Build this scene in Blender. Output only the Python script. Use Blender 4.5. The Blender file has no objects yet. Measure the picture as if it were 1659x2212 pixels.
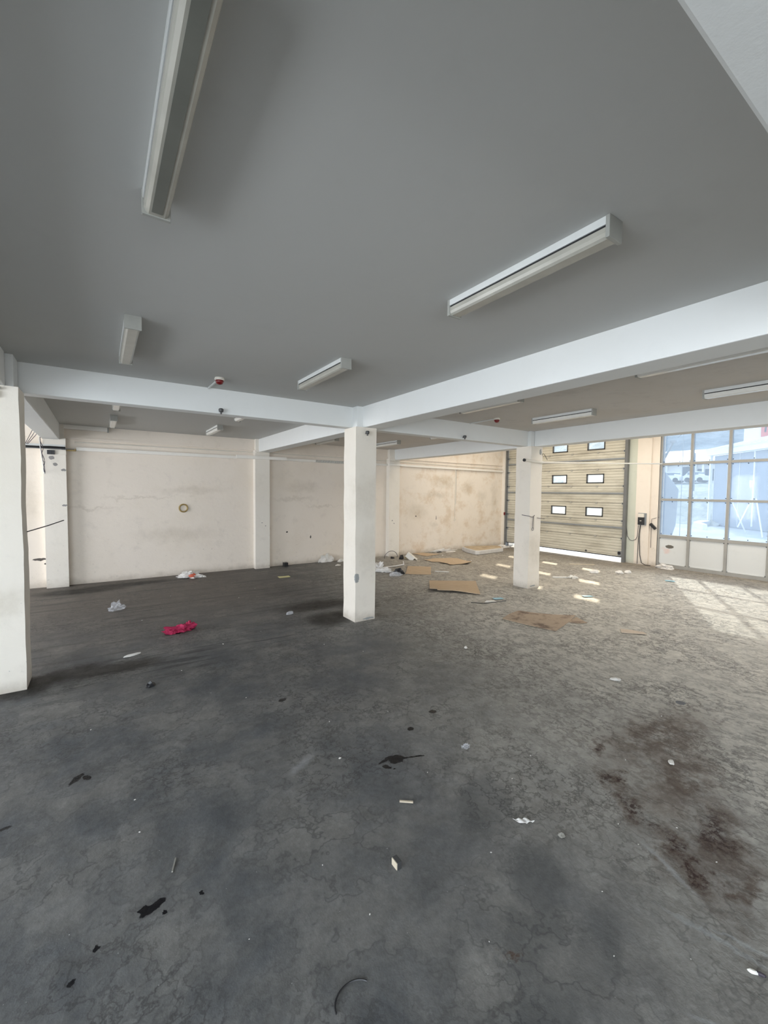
import bpy, bmesh, math, random
from mathutils import Vector, Matrix, noise
random.seed(7)
C = bpy.data.collections.new('scene'); bpy.context.scene.collection.children.link(C)
SC = bpy.context.scene

# ------------------------------------------------------------------ camera
cd = bpy.data.cameras.new('camera'); cam = bpy.data.objects.new('camera', cd); C.objects.link(cam)
cd.sensor_fit = 'VERTICAL'; cd.sensor_height = 36.0; cd.sensor_width = 27.0
cd.lens = 36.0 * 914.78 / 2212.0
cd.clip_start = 0.05; cd.clip_end = 600
R_ = Vector((0.83061809, -0.55674748, 0.01028771)); U_ = Vector((0.01845897, 0.04599467, 0.99877112)); F_ = Vector((0.55653649, 0.82940746, -0.04848099))
mw = Matrix((R_, U_, -F_)).transposed().to_4x4(); mw.translation = Vector((0, 0, 2.2))
cam.matrix_world = mw
SC.camera = cam

# ------------------------------------------------------------------ light and exposure
SC.view_settings.view_transform = 'Standard'; SC.view_settings.look = 'None'
SC.view_settings.gamma = 1.0; SC.view_settings.use_curve_mapping = False
SC.view_settings.exposure = 0.25
SKY = 3.2; SUN = 4.0; LEFT = 440; FRONT = 195; BACKL = 520; TOP = 400
w = bpy.data.worlds.new('sky'); SC.world = w; w.use_nodes = True
wn = w.node_tree.nodes; wl = w.node_tree.links
bg = wn['Background']
tc = wn.new('ShaderNodeTexCoord'); sx = wn.new('ShaderNodeSeparateXYZ'); rp = wn.new('ShaderNodeValToRGB')
wl.new(tc.outputs['Generated'], sx.inputs[0]); wl.new(sx.outputs['Z'], rp.inputs[0])
rp.color_ramp.elements[0].position = 0.0; rp.color_ramp.elements[0].color = (0.92, 0.96, 1.0, 1)
rp.color_ramp.elements[1].position = 0.7; rp.color_ramp.elements[1].color = (0.60, 0.78, 1.0, 1)
wl.new(rp.outputs[0], bg.inputs[0]); bg.inputs[1].default_value = SKY

def lamp(name, typ, energy, col, loc=(0, 0, 0), rot=(0, 0, 0), **k):
    ld = bpy.data.lights.new(name, typ); ld.energy = energy; ld.color = col
    for a, b in k.items(): setattr(ld, a, b)
    o = bpy.data.objects.new(name, ld); C.objects.link(o); o.location = loc; o.rotation_euler = rot
    return o
sun = lamp('sun', 'SUN', SUN, (1.0, 0.90, 0.72), (30, 15, 30), angle=math.radians(0.8))
sun.rotation_euler = Vector((-1.45, -0.80, -1.0)).to_track_quat('-Z', 'Y').to_euler()
# added lamps for daylight through assumed, unseen openings in the left and near walls
lamp('added_daylight_left', 'AREA', LEFT, (0.80, 0.90, 1.0), (-6.3, -0.9, 2.0), (0, math.radians(-90), 0), shape='RECTANGLE', size=3.0, size_y=7.4)
lamp('added_daylight_near', 'AREA', FRONT, (0.82, 0.91, 1.0), (-2.2, -5.8, 2.0), (math.radians(90), 0, 0), shape='RECTANGLE', size=6.6, size_y=3.0)
lamp('added_daylight_left_rear', 'AREA', BACKL, (0.95, 0.96, 1.0), (-8.2, 8.6, 2.1), (0, math.radians(-90), 0), shape='RECTANGLE', size=3.0, size_y=4.6)
# warm fill lamp under an assumed skylight, added to brighten the taller bay
lamp('added_skylight_fill', 'AREA', TOP, (1.0, 0.89, 0.74), (11.3, 3.6, 4.74), (0, 0, 0), shape='RECTANGLE', size=3.6, size_y=14.5)

# ------------------------------------------------------------------ mesh helpers
class MB:
    def __init__(s): s.bm = bmesh.new()
    def box(s, x0, x1, y0, y1, z0, z1, M=None):
        v = [s.bm.verts.new(p) for p in [(x0,y0,z0),(x1,y0,z0),(x1,y1,z0),(x0,y1,z0),(x0,y0,z1),(x1,y0,z1),(x1,y1,z1),(x0,y1,z1)]]
        if M is not None:
            for q in v: q.co = M @ q.co
        for f in [(3,2,1,0),(4,5,6,7),(0,1,5,4),(1,2,6,5),(2,3,7,6),(3,0,4,7)]: s.bm.faces.new([v[i] for i in f])
        return s
    def beam(s, a, b, w_, h):                       # rectangular bar between two points
        a = Vector(a); b = Vector(b); d = b - a; L = d.length
        M = Matrix.Translation(a) @ d.to_track_quat('Y', 'Z').to_matrix().to_4x4()
        return s.box(-w_/2, w_/2, 0, L, -h/2, h/2, M)
    def prism(s, poly, z0, z1, M=None):
        n = len(poly)
        lo = [s.bm.verts.new((p[0], p[1], z0)) for p in poly]; hi = [s.bm.verts.new((p[0], p[1], z1)) for p in poly]
        if M is not None:
            for q in lo + hi: q.co = M @ q.co
        s.bm.faces.new(lo[::-1]); s.bm.faces.new(hi)
        for i in range(n): s.bm.faces.new([lo[i], lo[(i+1) % n], hi[(i+1) % n], hi[i]])
        return s
    def tube(s, pts, r, n=8, cap=True):
        pts = [Vector(p) for p in pts]; rings = []
        for i, p in enumerate(pts):
            a = pts[max(i-1, 0)]; b = pts[min(i+1, len(pts)-1)]
            d = (b - a).normalized()
            u = d.cross(Vector((0, 0, 1)))
            if u.length < 1e-3: u = d.cross(Vector((0, 1, 0)))
            u.normalize(); v = d.cross(u).normalized()
            rr = r[i] if isinstance(r, (list, tuple)) else r
            rings.append([s.bm.verts.new(p + u*math.cos(2*math.pi*k/n)*rr + v*math.sin(2*math.pi*k/n)*rr) for k in range(n)])
        for i in range(len(rings)-1):
            for k in range(n): s.bm.faces.new([rings[i][k], rings[i][(k+1) % n], rings[i+1][(k+1) % n], rings[i+1][k]])
        if cap: s.bm.faces.new(rings[0][::-1]); s.bm.faces.new(rings[-1])
        return s
    def lathe(s, c, prof, n=20, M=None):            # prof: (radius, z)
        rings = []
        for r, z in prof:
            rings.append([s.bm.verts.new(Vector((c[0]+r*math.cos(2*math.pi*k/n), c[1]+r*math.sin(2*math.pi*k/n), c[2]+z))) for k in range(n)])
        if M is not None:
            for rg in rings:
                for q in rg: q.co = M @ q.co
        for i in range(len(rings)-1):
            for k in range(n): s.bm.faces.new([rings[i][k], rings[i][(k+1) % n], rings[i+1][(k+1) % n], rings[i+1][k]])
        s.bm.faces.new(rings[0][::-1]); s.bm.faces.new(rings[-1])
        return s
    def torus(s, c, R, r, n=28, m=8, axis='y'):
        rs = []
        for i in range(n):
            a = 2*math.pi*i/n; ring = []
            for j in range(m):
                b = 2*math.pi*j/m; q = R + r*math.cos(b)
                p = (q*math.cos(a), r*math.sin(b), q*math.sin(a)) if axis == 'y' else (q*math.cos(a), q*math.sin(a), r*math.sin(b))
                ring.append(s.bm.verts.new(Vector(c)+Vector(p)))
            rs.append(ring)
        for i in range(n):
            for j in range(m): s.bm.faces.new([rs[i][j], rs[(i+1) % n][j], rs[(i+1) % n][(j+1) % m], rs[i][(j+1) % m]])
        return s
    def crumple(s, c, rx, ry, rz, rot=0, amp=0.5, seed=0, sub=3, freq=2.2):
        g = bmesh.ops.create_icosphere(s.bm, subdivisions=sub, radius=1)['verts']
        M = Matrix.Translation(c) @ Matrix.Rotation(rot, 4, 'Z')
        for q in g:
            d = q.co.normalized()
            k = 1 + amp*(noise.noise(d*freq + Vector((seed*3.1, seed, 0)))*1.1 + 0.5*noise.noise(d*freq*2.7 + Vector((0, seed*2.3, 5))))
            p = d*k; p = Vector((p.x*rx, p.y*ry, max(p.z, -0.15)*rz + 0.15*rz))
            q.co = M @ p
        return s
    def sheet(s, poly, th, hf, cuts=4):             # thin board with relief: hf(x,y) gives the height of its underside
        vs = [s.bm.verts.new((p[0], p[1], 0)) for p in poly]
        f = s.bm.faces.new(vs)
        if f.normal.z < 0 or (f.normal_update() or f.normal.z < 0): f.normal_flip()
        r = bmesh.ops.triangulate(s.bm, faces=[f]); fs = r['faces']
        es = list({e for ff in fs for e in ff.edges})
        bmesh.ops.subdivide_edges(s.bm, edges=es, cuts=cuts, use_grid_fill=True)
        fs = list(s.bm.faces)
        for v in s.bm.verts: v.co.z = hf(v.co.x, v.co.y) + th
        ex = bmesh.ops.extrude_face_region(s.bm, geom=fs)
        for v in [g for g in ex['geom'] if isinstance(g, bmesh.types.BMVert)]: v.co.z += 0.0
        newf = [g for g in ex['geom'] if isinstance(g, bmesh.types.BMFace)]
        nv = {v for ff in newf for v in ff.verts}
        for v in s.bm.verts:
            if v not in nv: v.co.z -= th
        bmesh.ops.recalc_face_normals(s.bm, faces=list(s.bm.faces))
        return s
    def build(s, name, mat, parent=None, origin=None, bevel=0, smooth=False):
        me = bpy.data.meshes.new(name); bm = s.bm
        if bevel:
            bmesh.ops.bevel(bm, geom=list(bm.edges), offset=bevel, segments=2, affect='EDGES', profile=0.6)
        bm.verts.ensure_lookup_table()
        if parent is not None: o0 = parent_world(parent)
        elif origin is not None: o0 = Vector(origin)
        else:
            xs = [v.co for v in bm.verts]
            o0 = Vector(((min(p.x for p in xs)+max(p.x for p in xs))/2, (min(p.y for p in xs)+max(p.y for p in xs))/2, min(p.z for p in xs)))
        for v in bm.verts: v.co -= o0
        bm.to_mesh(me); bm.free()
        if smooth:
            for p in me.polygons: p.use_smooth = True
        for m in (mat if isinstance(mat, (list, tuple)) else [mat]): me.materials.append(m)
        o = bpy.data.objects.new(name, me); C.objects.link(o)
        if parent is not None: o.parent = parent
        else: o.location = o0
        return o
def parent_world(o):
    p = Vector(o.location)
    while o.parent: o = o.parent; p += o.location
    return p
def thing(name, loc, label, cat, group=None):
    o = bpy.data.objects.new(name, None); C.objects.link(o); o.location = loc; o.empty_display_size = 0.1
    return tag(o, label, cat, group)
def tag(o, label, cat, group=None, kind=None):
    o['label'] = label; o['category'] = cat
    if group: o['group'] = group
    if kind: o['kind'] = kind
    return o
def struct(o): o['kind'] = 'structure'; return o
def plab(o, l): o['label'] = l; return o
def copy_tree(o, parent=None):
    c = o.copy(); C.objects.link(c)
    if parent is not None: c.parent = parent
    for ch in [x for x in C.objects if x.parent == o]: copy_tree(ch, c)
    return c

# ------------------------------------------------------------------ materials
class NT:
    def __init__(s, name, rough=0.6, spec=0.5):
        s.m = bpy.data.materials.new(name); s.m.use_nodes = True; s.t = s.m.node_tree; s.b = s.t.nodes['Principled BSDF']
        s.b.inputs['Roughness'].default_value = rough; s.b.inputs['Specular IOR Level'].default_value = spec
        s.geo = None
    def n(s, typ, **k):
        q = s.t.nodes.new(typ)
        for a, b in k.items(): setattr(q, a, b)
        return q
    def link(s, a, b): s.t.links.new(a, b)
    def put(s, inp, v):
        if isinstance(v, bpy.types.NodeSocket): s.link(v, inp)
        else: inp.default_value = v
    def pos(s):
        if s.geo is None: s.geo = s.n('ShaderNodeNewGeometry').outputs['Position']
        return s.geo
    def vm(s, op, a, b=None):
        q = s.n('ShaderNodeVectorMath', operation=op); s.put(q.inputs[0], a)
        if b is not None: s.put(q.inputs[1], b)
        return q.outputs['Value'] if op in ('LENGTH', 'DOT_PRODUCT', 'DISTANCE') else q.outputs[0]
    def ma(s, op, a, b=None, c=None, clamp=False):
        q = s.n('ShaderNodeMath', operation=op); q.use_clamp = clamp; s.put(q.inputs[0], a)
        if b is not None: s.put(q.inputs[1], b)
        if c is not None: s.put(q.inputs[2], c)
        return q.outputs[0]
    def noi(s, scale, det=4, rough=0.55, vec=None, col=False, stretch=None, dist=0):
        q = s.n('ShaderNodeTexNoise'); q.inputs['Scale'].default_value = scale; q.inputs['Detail'].default_value = det
        q.inputs['Roughness'].default_value = rough; q.inputs['Distortion'].default_value = dist
        v = vec if vec is not None else s.pos()
        if stretch is not None: v = s.vm('MULTIPLY', v, stretch)
        s.link(v, q.inputs['Vector'])
        return q.outputs['Color'] if col else q.outputs[0]
    def ss(s, x, a, b):                              # smoothstep a..b -> 0..1
        q = s.n('ShaderNodeMapRange', interpolation_type='SMOOTHSTEP'); s.put(q.inputs[0], x)
        q.inputs[1].default_value = a; q.inputs[2].default_value = b; return q.outputs[0]
    def mix(s, f, a, b, blend='MIX'):
        q = s.n('ShaderNodeMix', data_type='RGBA', blend_type=blend)
        s.put(q.inputs[0], f)
        for i, v in ((6, a), (7, b)):
            if isinstance(v, tuple): v = (*v[:3], 1)
            s.put(q.inputs[i], v)
        return q.outputs[2]
    def mul(s, a, b): return s.ma('MULTIPLY', a, b)
    def blob(s, p, c, r, rot=0, soft=(1.0, 0.7), wp=None):    # warped ellipse mask on xyz
        v = s.vm('SUBTRACT', wp if wp is not None else p, c)
        if rot:
            q = s.n('ShaderNodeVectorRotate', rotation_type='Z_AXIS'); s.link(v, q.inputs[0]); q.inputs['Angle'].default_value = -rot; v = q.outputs[0]
        v = s.vm('MULTIPLY', v, tuple(1/a for a in r))
        return s.ss(s.vm('LENGTH', v), soft[0], soft[1])
    def mx(s, ms):
        a = ms[0]
        for b in ms[1:]: a = s.ma('MAXIMUM', a, b)
        return a
    def out(s, col, bump=None, bs=0.3, bd=0.02, rough=None):
        if isinstance(col, tuple): s.b.inputs['Base Color'].default_value = (*col[:3], 1)
        else: s.link(col, s.b.inputs['Base Color'])
        if bump is not None:
            q = s.n('ShaderNodeBump'); q.inputs['Strength'].default_value = bs; q.inputs['Distance'].default_value = bd
            s.link(bump, q.inputs['Height']); s.link(q.outputs[0], s.b.inputs['Normal'])
        if rough is not None: s.put(s.b.inputs['Roughness'], rough)
        return s.m
def plain(name, col, rough=0.6, var=0.12, sc=14, metal=0, spec=0.5, bs=0.15):
    t = NT(name, rough, spec); t.b.inputs['Metallic'].default_value = metal
    n = t.noi(sc, 4)
    k = t.ma('MULTIPLY_ADD', n, var*2, 1-var)
    q = t.n('ShaderNodeCombineColor'); [t.link(k, q.inputs[i]) for i in range(3)]
    return t.out(t.mix(1.0, col, q.outputs[0], 'MULTIPLY'), bump=n, bs=bs, bd=0.004)

def plaster(name, base, dirt=0.5, stain=(0.42, 0.36, 0.27), spots=(), dark=(0.10, 0.09, 0.08), chips=(), bs=0.25, low=True, warm=False):
    t = NT(name, 0.75, 0.25); p = t.pos()
    n1 = t.noi(0.9, 5, 0.6); n2 = t.noi(3.2, 6, 0.65); n3 = t.noi(11, 6, 0.7)
    wv = t.vm('SCALE', t.vm('SUBTRACT', t.noi(4, 4, 0.6, col=True), (0.5, 0.5, 0.5))); wv.node.inputs['Scale'].default_value = 0.45
    wp = t.vm('ADD', p, wv)
    c = t.mix(t.mul(t.ss(n1, 0.45, 0.75), 0.35*dirt), base, tuple(a*b for a, b in zip(base, (0.84, 0.80, 0.72))))
    c = t.mix(t.mul(t.ss(n2, 0.52, 0.78), 0.5*dirt), c, tuple(a*0.72 for a in base))
    if low:
        sp = t.n('ShaderNodeSeparateXYZ'); t.link(p, sp.inputs[0]); z = sp.outputs['Z']
        lowm = t.ss(z, 1.9, 0.1)
        # scuffs and small dark marks, denser low on the wall
        sc = t.mul(t.ss(t.noi(9, 5, 0.75, stretch=(1, 1, 1.6)), 0.60, 0.72), t.mul(lowm, t.ss(n1, 0.40, 0.62)))
        c = t.mix(t.mul(sc, 0.75*dirt), c, (0.20, 0.18, 0.16))
        sk = t.mul(t.ss(t.noi(34, 2, 0.5), 0.72, 0.76), t.mul(t.ss(z, 1.7, 0.3), t.ss(n2, 0.42, 0.6)))
        c = t.mix(t.mul(sk, 0.8), c, dark)
        base_ = t.mul(t.ss(t.ma('ADD', z, t.ma('MULTIPLY', n2, 0.35)), 0.38, 0.12), 0.65)
        c = t.mix(base_, c, (0.38, 0.33, 0.27))
    if warm:
        wz = t.mul(t.ss(t.noi(1.7, 6, 0.68), 0.47, 0.66), t.ss(t.n('ShaderNodeSeparateXYZ').outputs[0], 7.5, 9.5))
        t.link(p, wz.node.inputs[1].links[0].from_node.inputs[0].links[0].from_node.inputs[0])
        c = t.mix(t.mul(wz, 0.42), c, (0.56, 0.40, 0.24))
    # wandering horizontal hairline stain around head height
    if spots:
        ms = [t.blob(p, q[0], q[1], q[2] if len(q) > 2 else 0, (1.3, 0.2), wp) for q in spots]
        m = t.mul(t.mx(ms), t.ma('MULTIPLY_ADD', n3, 0.9, 0.15))
        c = t.mix(t.mul(m, 0.42), c, stain)
    if chips:
        w2 = t.vm('ADD', p, t.vm('SCALE', t.vm('SUBTRACT', t.noi(22, 3, 0.6, col=True), (0.5, 0.5, 0.5))))
        w2.node.inputs[1].links[0].from_node.inputs['Scale'].default_value = 0.05
        m = t.mx([t.blob(p, q[0], q[1], 0, (1.05, 0.85), w2) for q in chips])
        c = t.mix(m, c, dark)
    return t.out(c, bump=t.ma('ADD', t.mul(n3, 0.6), n2), bs=bs, bd=0.02)

CREAM = (0.82, 0.745, 0.655)
YB = 11.891
sp_back = [((-0.2, YB, 1.75), (0.55, .5, .04)), ((0.8, YB, 2.0), (0.9, .5, .035)), ((2.0, YB, 2.17), (.8, .5, .12)), ((1.6, YB, 1.05), (1.0, .5, .22)),
           ((4.8, YB, 1.95), (.7, .5, .06)), ((5.7, YB, 1.72), (.6, .5, .035)), ((5.0, YB, 2.3), (.5, .5, .2)), ((10.3, YB, 2.1), (.7, .5, .12)),
           ((10.7, YB, 2.6), (.6, .5, .25)), ((11.9, YB, 2.4), (.35, .5, .3)), ((12.7, YB, 2.05), (.3, .5, .22)), ((9.4, YB, 1.5), (.5, .5, .3)),
           ((13.4, YB, 2.0), (.22, .5, .7)), ((10.2, YB, 1.0), (.25, .5, .08)), ((3.9, YB, 1.0), (.2, .5, .2)), ((-1.4, YB, 1.9), (.3, .5, .7))]
ch_back = [((-1.13, YB, .63), (.13, .3, .035)), ((-1.03, YB, .52), (.022, .3, .02)), ((-0.97, YB, .52), (.022, .3, .02)), ((4.55, YB, .98), (.03, .3, .03)),
           ((5.3, YB, .80), (.02, .3, .05)), ((9.35, YB, 1.33), (.03, .3, .02)), ((10.3, YB, 1.25), (.015, .3, .08))]
M_back = plaster('back_wall_paint', CREAM, 0.75, spots=sp_back, chips=ch_back, warm=True)
M_wall = plaster('wall_paint', CREAM, 0.6)
M_pilgreen = plaster('pilaster_green_paint', (0.60, 0.62, 0.53), 0.6)
M_col = plaster('column_paint', (0.82, 0.765, 0.68), 0.6, spots=[((3.75, 6.1, 2.1), (.35, .4, .5)), ((3.8, 6.1, 1.2), (.3, .4, .5)), ((-0.9, 5.9, 1.0), (.3, .3, .2)), ((8.35, 6.15, .9), (.25, .3, .4))],
                chips=[((3.545, 6.08, .745), (.05, .05, .085)), ((8.46, 6.15, 3.14), (.045, .05, .07)), ((3.78, 6.08, .03), (.12, .05, .02)), ((8.3, 6.15, .05), (.1, .04, .02))], dark=(0.33, 0.34, 0.33))
M_pil = plaster('pilaster_paint', (0.81, 0.765, 0.69), 0.6, chips=[((-0.86, 11.71, 2.86), (.05, .1, .04)), ((-0.80, 11.71, 2.72), (.045, .1, .035)), ((-0.65, 11.71, 2.6), (.05, .1, .03)), ((-0.65, 11.71, 1.82), (.05, .1, .02)), ((3.75, 11.71, 1.28), (.03, .1, .012)), ((8.2, 11.71, 1.22), (.02, .1, .02)), ((8.27, 11.71, 1.12), (.015, .1, .02)), ((3.86, 11.71, 1.2), (.02, .1, .015))], dark=(0.3, 0.29, 0.28))
M_beam = plaster('beam_paint', (0.77, 0.78, 0.765), 0.25, low=False, bs=0.09)
M_ceil = plaster('ceiling_paint', (0.53, 0.53, 0.51), 0.22, low=False, bs=0.06)
M_ceil2 = plaster('worn_ceiling_paint', (0.58, 0.56, 0.53), 0.8, low=False, bs=0.15)

def floor_mat():
    t = NT('stained_concrete', 0.62, 0.35); p = t.pos()
    sp = t.n('ShaderNodeSeparateXYZ'); t.link(p, sp.inputs[0]); X, Y = sp.outputs['X'], sp.outputs['Y']
    wv = t.vm('SUBTRACT', t.noi(2.3, 5, 0.65, col=True), (0.5, 0.5, 0.5))
    def warp(k, src=wv):
        q = t.vm('SCALE', src); q.node.inputs['Scale'].default_value = k
        return t.vm('ADD', p, t.vm('MULTIPLY', q, (1, 1, 0)))
    w1 = warp(1.1); fine = t.vm('SUBTRACT', t.noi(9, 5, 0.7, col=True), (0.5, 0.5, 0.5)); w2 = warp(0.32, fine); w3 = warp(0.10, fine); w5 = warp(0.62, t.vm('SUBTRACT', t.noi(3.6, 6, 0.75, col=True), (0.5, 0.5, 0.5)))
    n0 = t.noi(0.35, 3, 0.5); n1 = t.noi(1.3, 6, 0.65); n2 = t.noi(5, 6, 0.7); n3 = t.noi(26, 5, 0.75)
    c = t.mix(t.ss(n1, 0.3, 0.7), (0.082, 0.087, 0.093), (0.185, 0.180, 0.168))
    # window light painted into the concrete: lighter towards the glazed wall
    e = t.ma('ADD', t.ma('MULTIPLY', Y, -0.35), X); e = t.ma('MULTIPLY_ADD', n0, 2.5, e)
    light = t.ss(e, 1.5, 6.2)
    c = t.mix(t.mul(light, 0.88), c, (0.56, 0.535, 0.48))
    brown = t.mul(t.ss(X, 4.0, 10.5), t.ss(Y, 4.0, 8.5))
    c = t.mix(t.mul(brown, 0.55), c, (0.235, 0.20, 0.155))
    near = t.mul(t.ss(Y, 5.5, 10), t.ss(X, 5.5, 2.0))
    c = t.mix(t.mul(near, 0.75), c, (0.125, 0.105, 0.085))
    sill_shade = t.mul(t.ss(X, 12.3, 13.2), 0.6)  # painted shade: the strip by the glazing that the sun misses
    c = t.mix(sill_shade, c, (0.19, 0.155, 0.115))
    # mottling
    k = t.ma('MULTIPLY_ADD', n2, 1.3, 0.35); q = t.n('ShaderNodeCombineColor'); [t.link(k, q.inputs[i]) for i in range(3)]
    c = t.mix(1.0, c, q.outputs[0], 'MULTIPLY')
    k = t.ma('MULTIPLY_ADD', n3, 0.7, 0.65); q = t.n('ShaderNodeCombineColor'); [t.link(k, q.inputs[i]) for i in range(3)]
    c = t.mix(1.0, c, q.outputs[0], 'MULTIPLY')
    # network of fine dark cracks / grime veins
    def vein(scale, width, stretch=(1, 1, 1), wpn=None):
        a = t.noi(scale, 4, 0.62, vec=wpn, stretch=stretch)
        return t.ss(t.ma('ABSOLUTE', t.ma('SUBTRACT', a, 0.5)), width, 0.0)
    v1 = t.mul(vein(2.6, 0.020), t.ss(n1, 0.38, 0.6)); v2 = t.mul(vein(6.5, 0.035), t.ss(t.noi(0.8, 3, 0.5), 0.42, 0.62)); v3 = t.mul(vein(4.2, 0.055, (1.5, .8, 1), w3), t.mul(t.ss(t.ma('ADD', X, t.ma('MULTIPLY', Y, -.3)), 1.2, 3.6), 0.9))
    c = t.mix(t.mul(v1, 0.45), c, (0.03, 0.03, 0.032)); c = t.mix(t.mul(v2, 0.55), c, (0.035, 0.033, 0.032)); c = t.mix(t.mul(v3, t.ma('MULTIPLY_ADD', n1, 1.5, -0.25, clamp=True)), c, (0.075, 0.068, 0.06))
    # tyre streaks parallel to the back wall
    st = t.mul(t.ss(t.noi(1.0, 5, 0.7, stretch=(0.45, 7.5, 1)), 0.50, 0.66), t.mul(t.ss(Y, 5.2, 7.5), t.ss(X, 8, 3)))
    c = t.mix(t.mul(st, 0.6), c, (0.04, 0.038, 0.036))
    st2 = t.mul(t.ss(t.noi(1.3, 5, 0.7, stretch=(0.6, 6, 1)), 0.50, 0.62), t.mul(t.blob(p, (1.0, 6.0, 0), (2.4, .6, 1), 0.1, (1.2, .3), w1), 0.75))
    c = t.mix(st2, c, (0.03, 0.032, 0.035))
    # big dark patches
    dk = [((-0.40, 6.15, 0), (.5, .22, 1), 0.35), ((-0.75, 5.95, 0), (.3, .3, 1), 0), ((-0.35, 11.05, 0), (.9, .33, 1), 0), ((0.5, 11.3, 0), (1.1, .25, 1), 0),
          ((3.45, 7.4, 0), (.8, .35, 1), 0), ((3.3, 6.5, 0), (.5, .4, 1), 0.3), ((0.1, 6.05, 0), (.6, .2, 1), 0), ((4.1, 7.0, 0), (.4, .4, 1), 0)]
    c = t.mix(t.mul(t.mx([t.blob(p, a, b, r, (1.3, 0.5), w2) for a, b, r in dk]), t.ma('MULTIPLY_ADD', n2, 0.9, 0.42)), c, (0.012, 0.010, 0.008))
    dp = [((2.02, 1.42, 0), (.28, .17, 1), 0.6), ((1.72, 1.22, 0), (.26, .16, 1), 0.3), ((1.5, 1.0, 0), (.28, .14, 1), 0.2), ((1.9, 1.02, 0), (.25, .12, 1), 0.2), ((2.2, 2.0, 0), (.3, .2, 1), 0.6), ((1.84, 2.30, 0), (.06, .05, 1), 0)]
    c = t.mix(t.mul(t.mx([t.blob(p, a, b, r, (1.3, 0.5), w2) for a, b, r in dp]), 0.42), c, (0.045, 0.05, 0.055))
    # brown oil trail on the right
    br = [((3.55, 1.95, 0), (.16, .08, 1), 0.5), ((3.25, 1.62, 0), (.22, .10, 1), 0.8), ((3.05, 1.35, 0), (.30, .14, 1), 0.8), ((2.95, 1.12, 0), (.32, .13, 1), 0.6),
          ((2.85, 0.93, 0), (.3, .11, 1), 0.5), ((3.3, 1.0, 0), (.55, .18, 1), 0.3), ((2.9, 0.75, 0), (.35, .08, 1), 0.2), ((3.7, 1.35, 0), (.7, .22, 1), 0.1), ((1.62, 1.25, 0), (.05, .04, 1), 0), ((4.2, 1.7, 0), (.9, .3, 1), 0)]
    bm_ = t.mul(t.mx([t.blob(p, a, b, r, (1.35, 0.2), w5) for a, b, r in br]), t.ss(n2, 0.33, 0.55))
    c = t.mix(t.mul(bm_, 0.82), c, (0.070, 0.040, 0.024))
    core = t.mul(t.mx([t.blob(p, a, (b[0]*.45, b[1]*.5, 1), r, (1.3, 0.3), w5) for a, b, r in br[:6]]), t.ss(n3, 0.42, 0.56))
    c = t.mix(t.mul(core, 0.95), c, (0.028, 0.010, 0.008))
    # chalky scrape marks
    sc = [((2.50, .72, 0), (.26, .018, 1), -1.35), ((2.60, .60, 0), (.2, .012, 1), -1.2), ((2.10, .57, 0), (.13, .012, 1), -0.95), ((2.75, 1.05, 0), (.2, .02, 1), 1.2)]
    c = t.mix(t.mul(t.mx([t.blob(p, a, b, r, (1.4, 0.2), w3 if i != 2 else p) for i, (a, b, r) in enumerate(sc)]), 0.42), c, (0.42, 0.44, 0.45))
    c = t.mix(t.mul(t.mul(t.blob(p, (1.3, 3.1, 0), (.18, .05, 1), 0.5, (1.3, .2), w3), 1.0), 0.4), c, (0.35, 0.36, 0.37))
    # black oil spills
    bl = [((1.985, 2.745, 0), (.068, .055, 1), 0), ((1.90, 2.78, 0), (.075, .016, 1), 0.25), ((1.865, 2.70, 0), (.02, .035, 1), 0.5), ((2.07, 2.71, 0), (.08, .010, 1), -0.38),
          ((2.17, 2.672, 0), (.045, .010, 1), -0.4), ((1.905, 2.655, 0), (.014, .010, 1), 0), ((2.734, 3.159, 0), (.04, .03, 1), 0), ((2.359, 3.035, 0), (.035, .03, 1), 0),
          ((-0.188, 3.864, 0), (.075, .025, 1), 0.9), ((-0.12, 3.84, 0), (.02, .04, 1), 0.4), ((0.191, 2.432, 0), (.07, .026, 1), 0.4), ((0.15, 2.44, 0), (.025, .02, 1), 0), ((1.554, 4.196, 0), (.05, .03, 1), 0.3),
          ((-0.551, 3.538, 0), (.035, .014, 1), 0), ((-0.051, 2.353, 0), (.016, .013, 1), 0), ((-0.144, 2.242, 0), (.014, .014, 1), 0), ((5.06, 1.876, 0), (.05, .045, 1), 0), ((.24, 2.37, 0), (.012, .012, 1), 0), ((.42, 2.38, 0), (.012, .014, 1), 0)]
    w4 = warp(0.045, t.vm('SUBTRACT', t.noi(24, 3, 0.6, col=True), (0.5, 0.5, 0.5)))
    blm = t.mx([t.blob(p, a, b, r, (1.1, 0.9), w4) for a, b, r in bl])
    c = t.mix(blm, c, (0.004, 0.004, 0.006))
    # sprinkle of pale grit
    g = t.ss(t.noi(75, 1, 0.4), 0.80, 0.83); c = t.mix(t.mul(g, 0.8), c, (0.5, 0.5, 0.48))
    bump = t.ma('ADD', t.mul(n2, 0.7), t.ma('ADD', t.mul(n3, 0.5), t.mul(v3, -0.5)))
    rough = t.ma('SUBTRACT', t.ma('MULTIPLY_ADD', n2, 0.25, 0.48), t.mul(blm, 0.3))
    return t.out(c, bump=bump, bs=0.45, bd=0.012, rough=rough)
M_floor = floor_mat()

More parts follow.
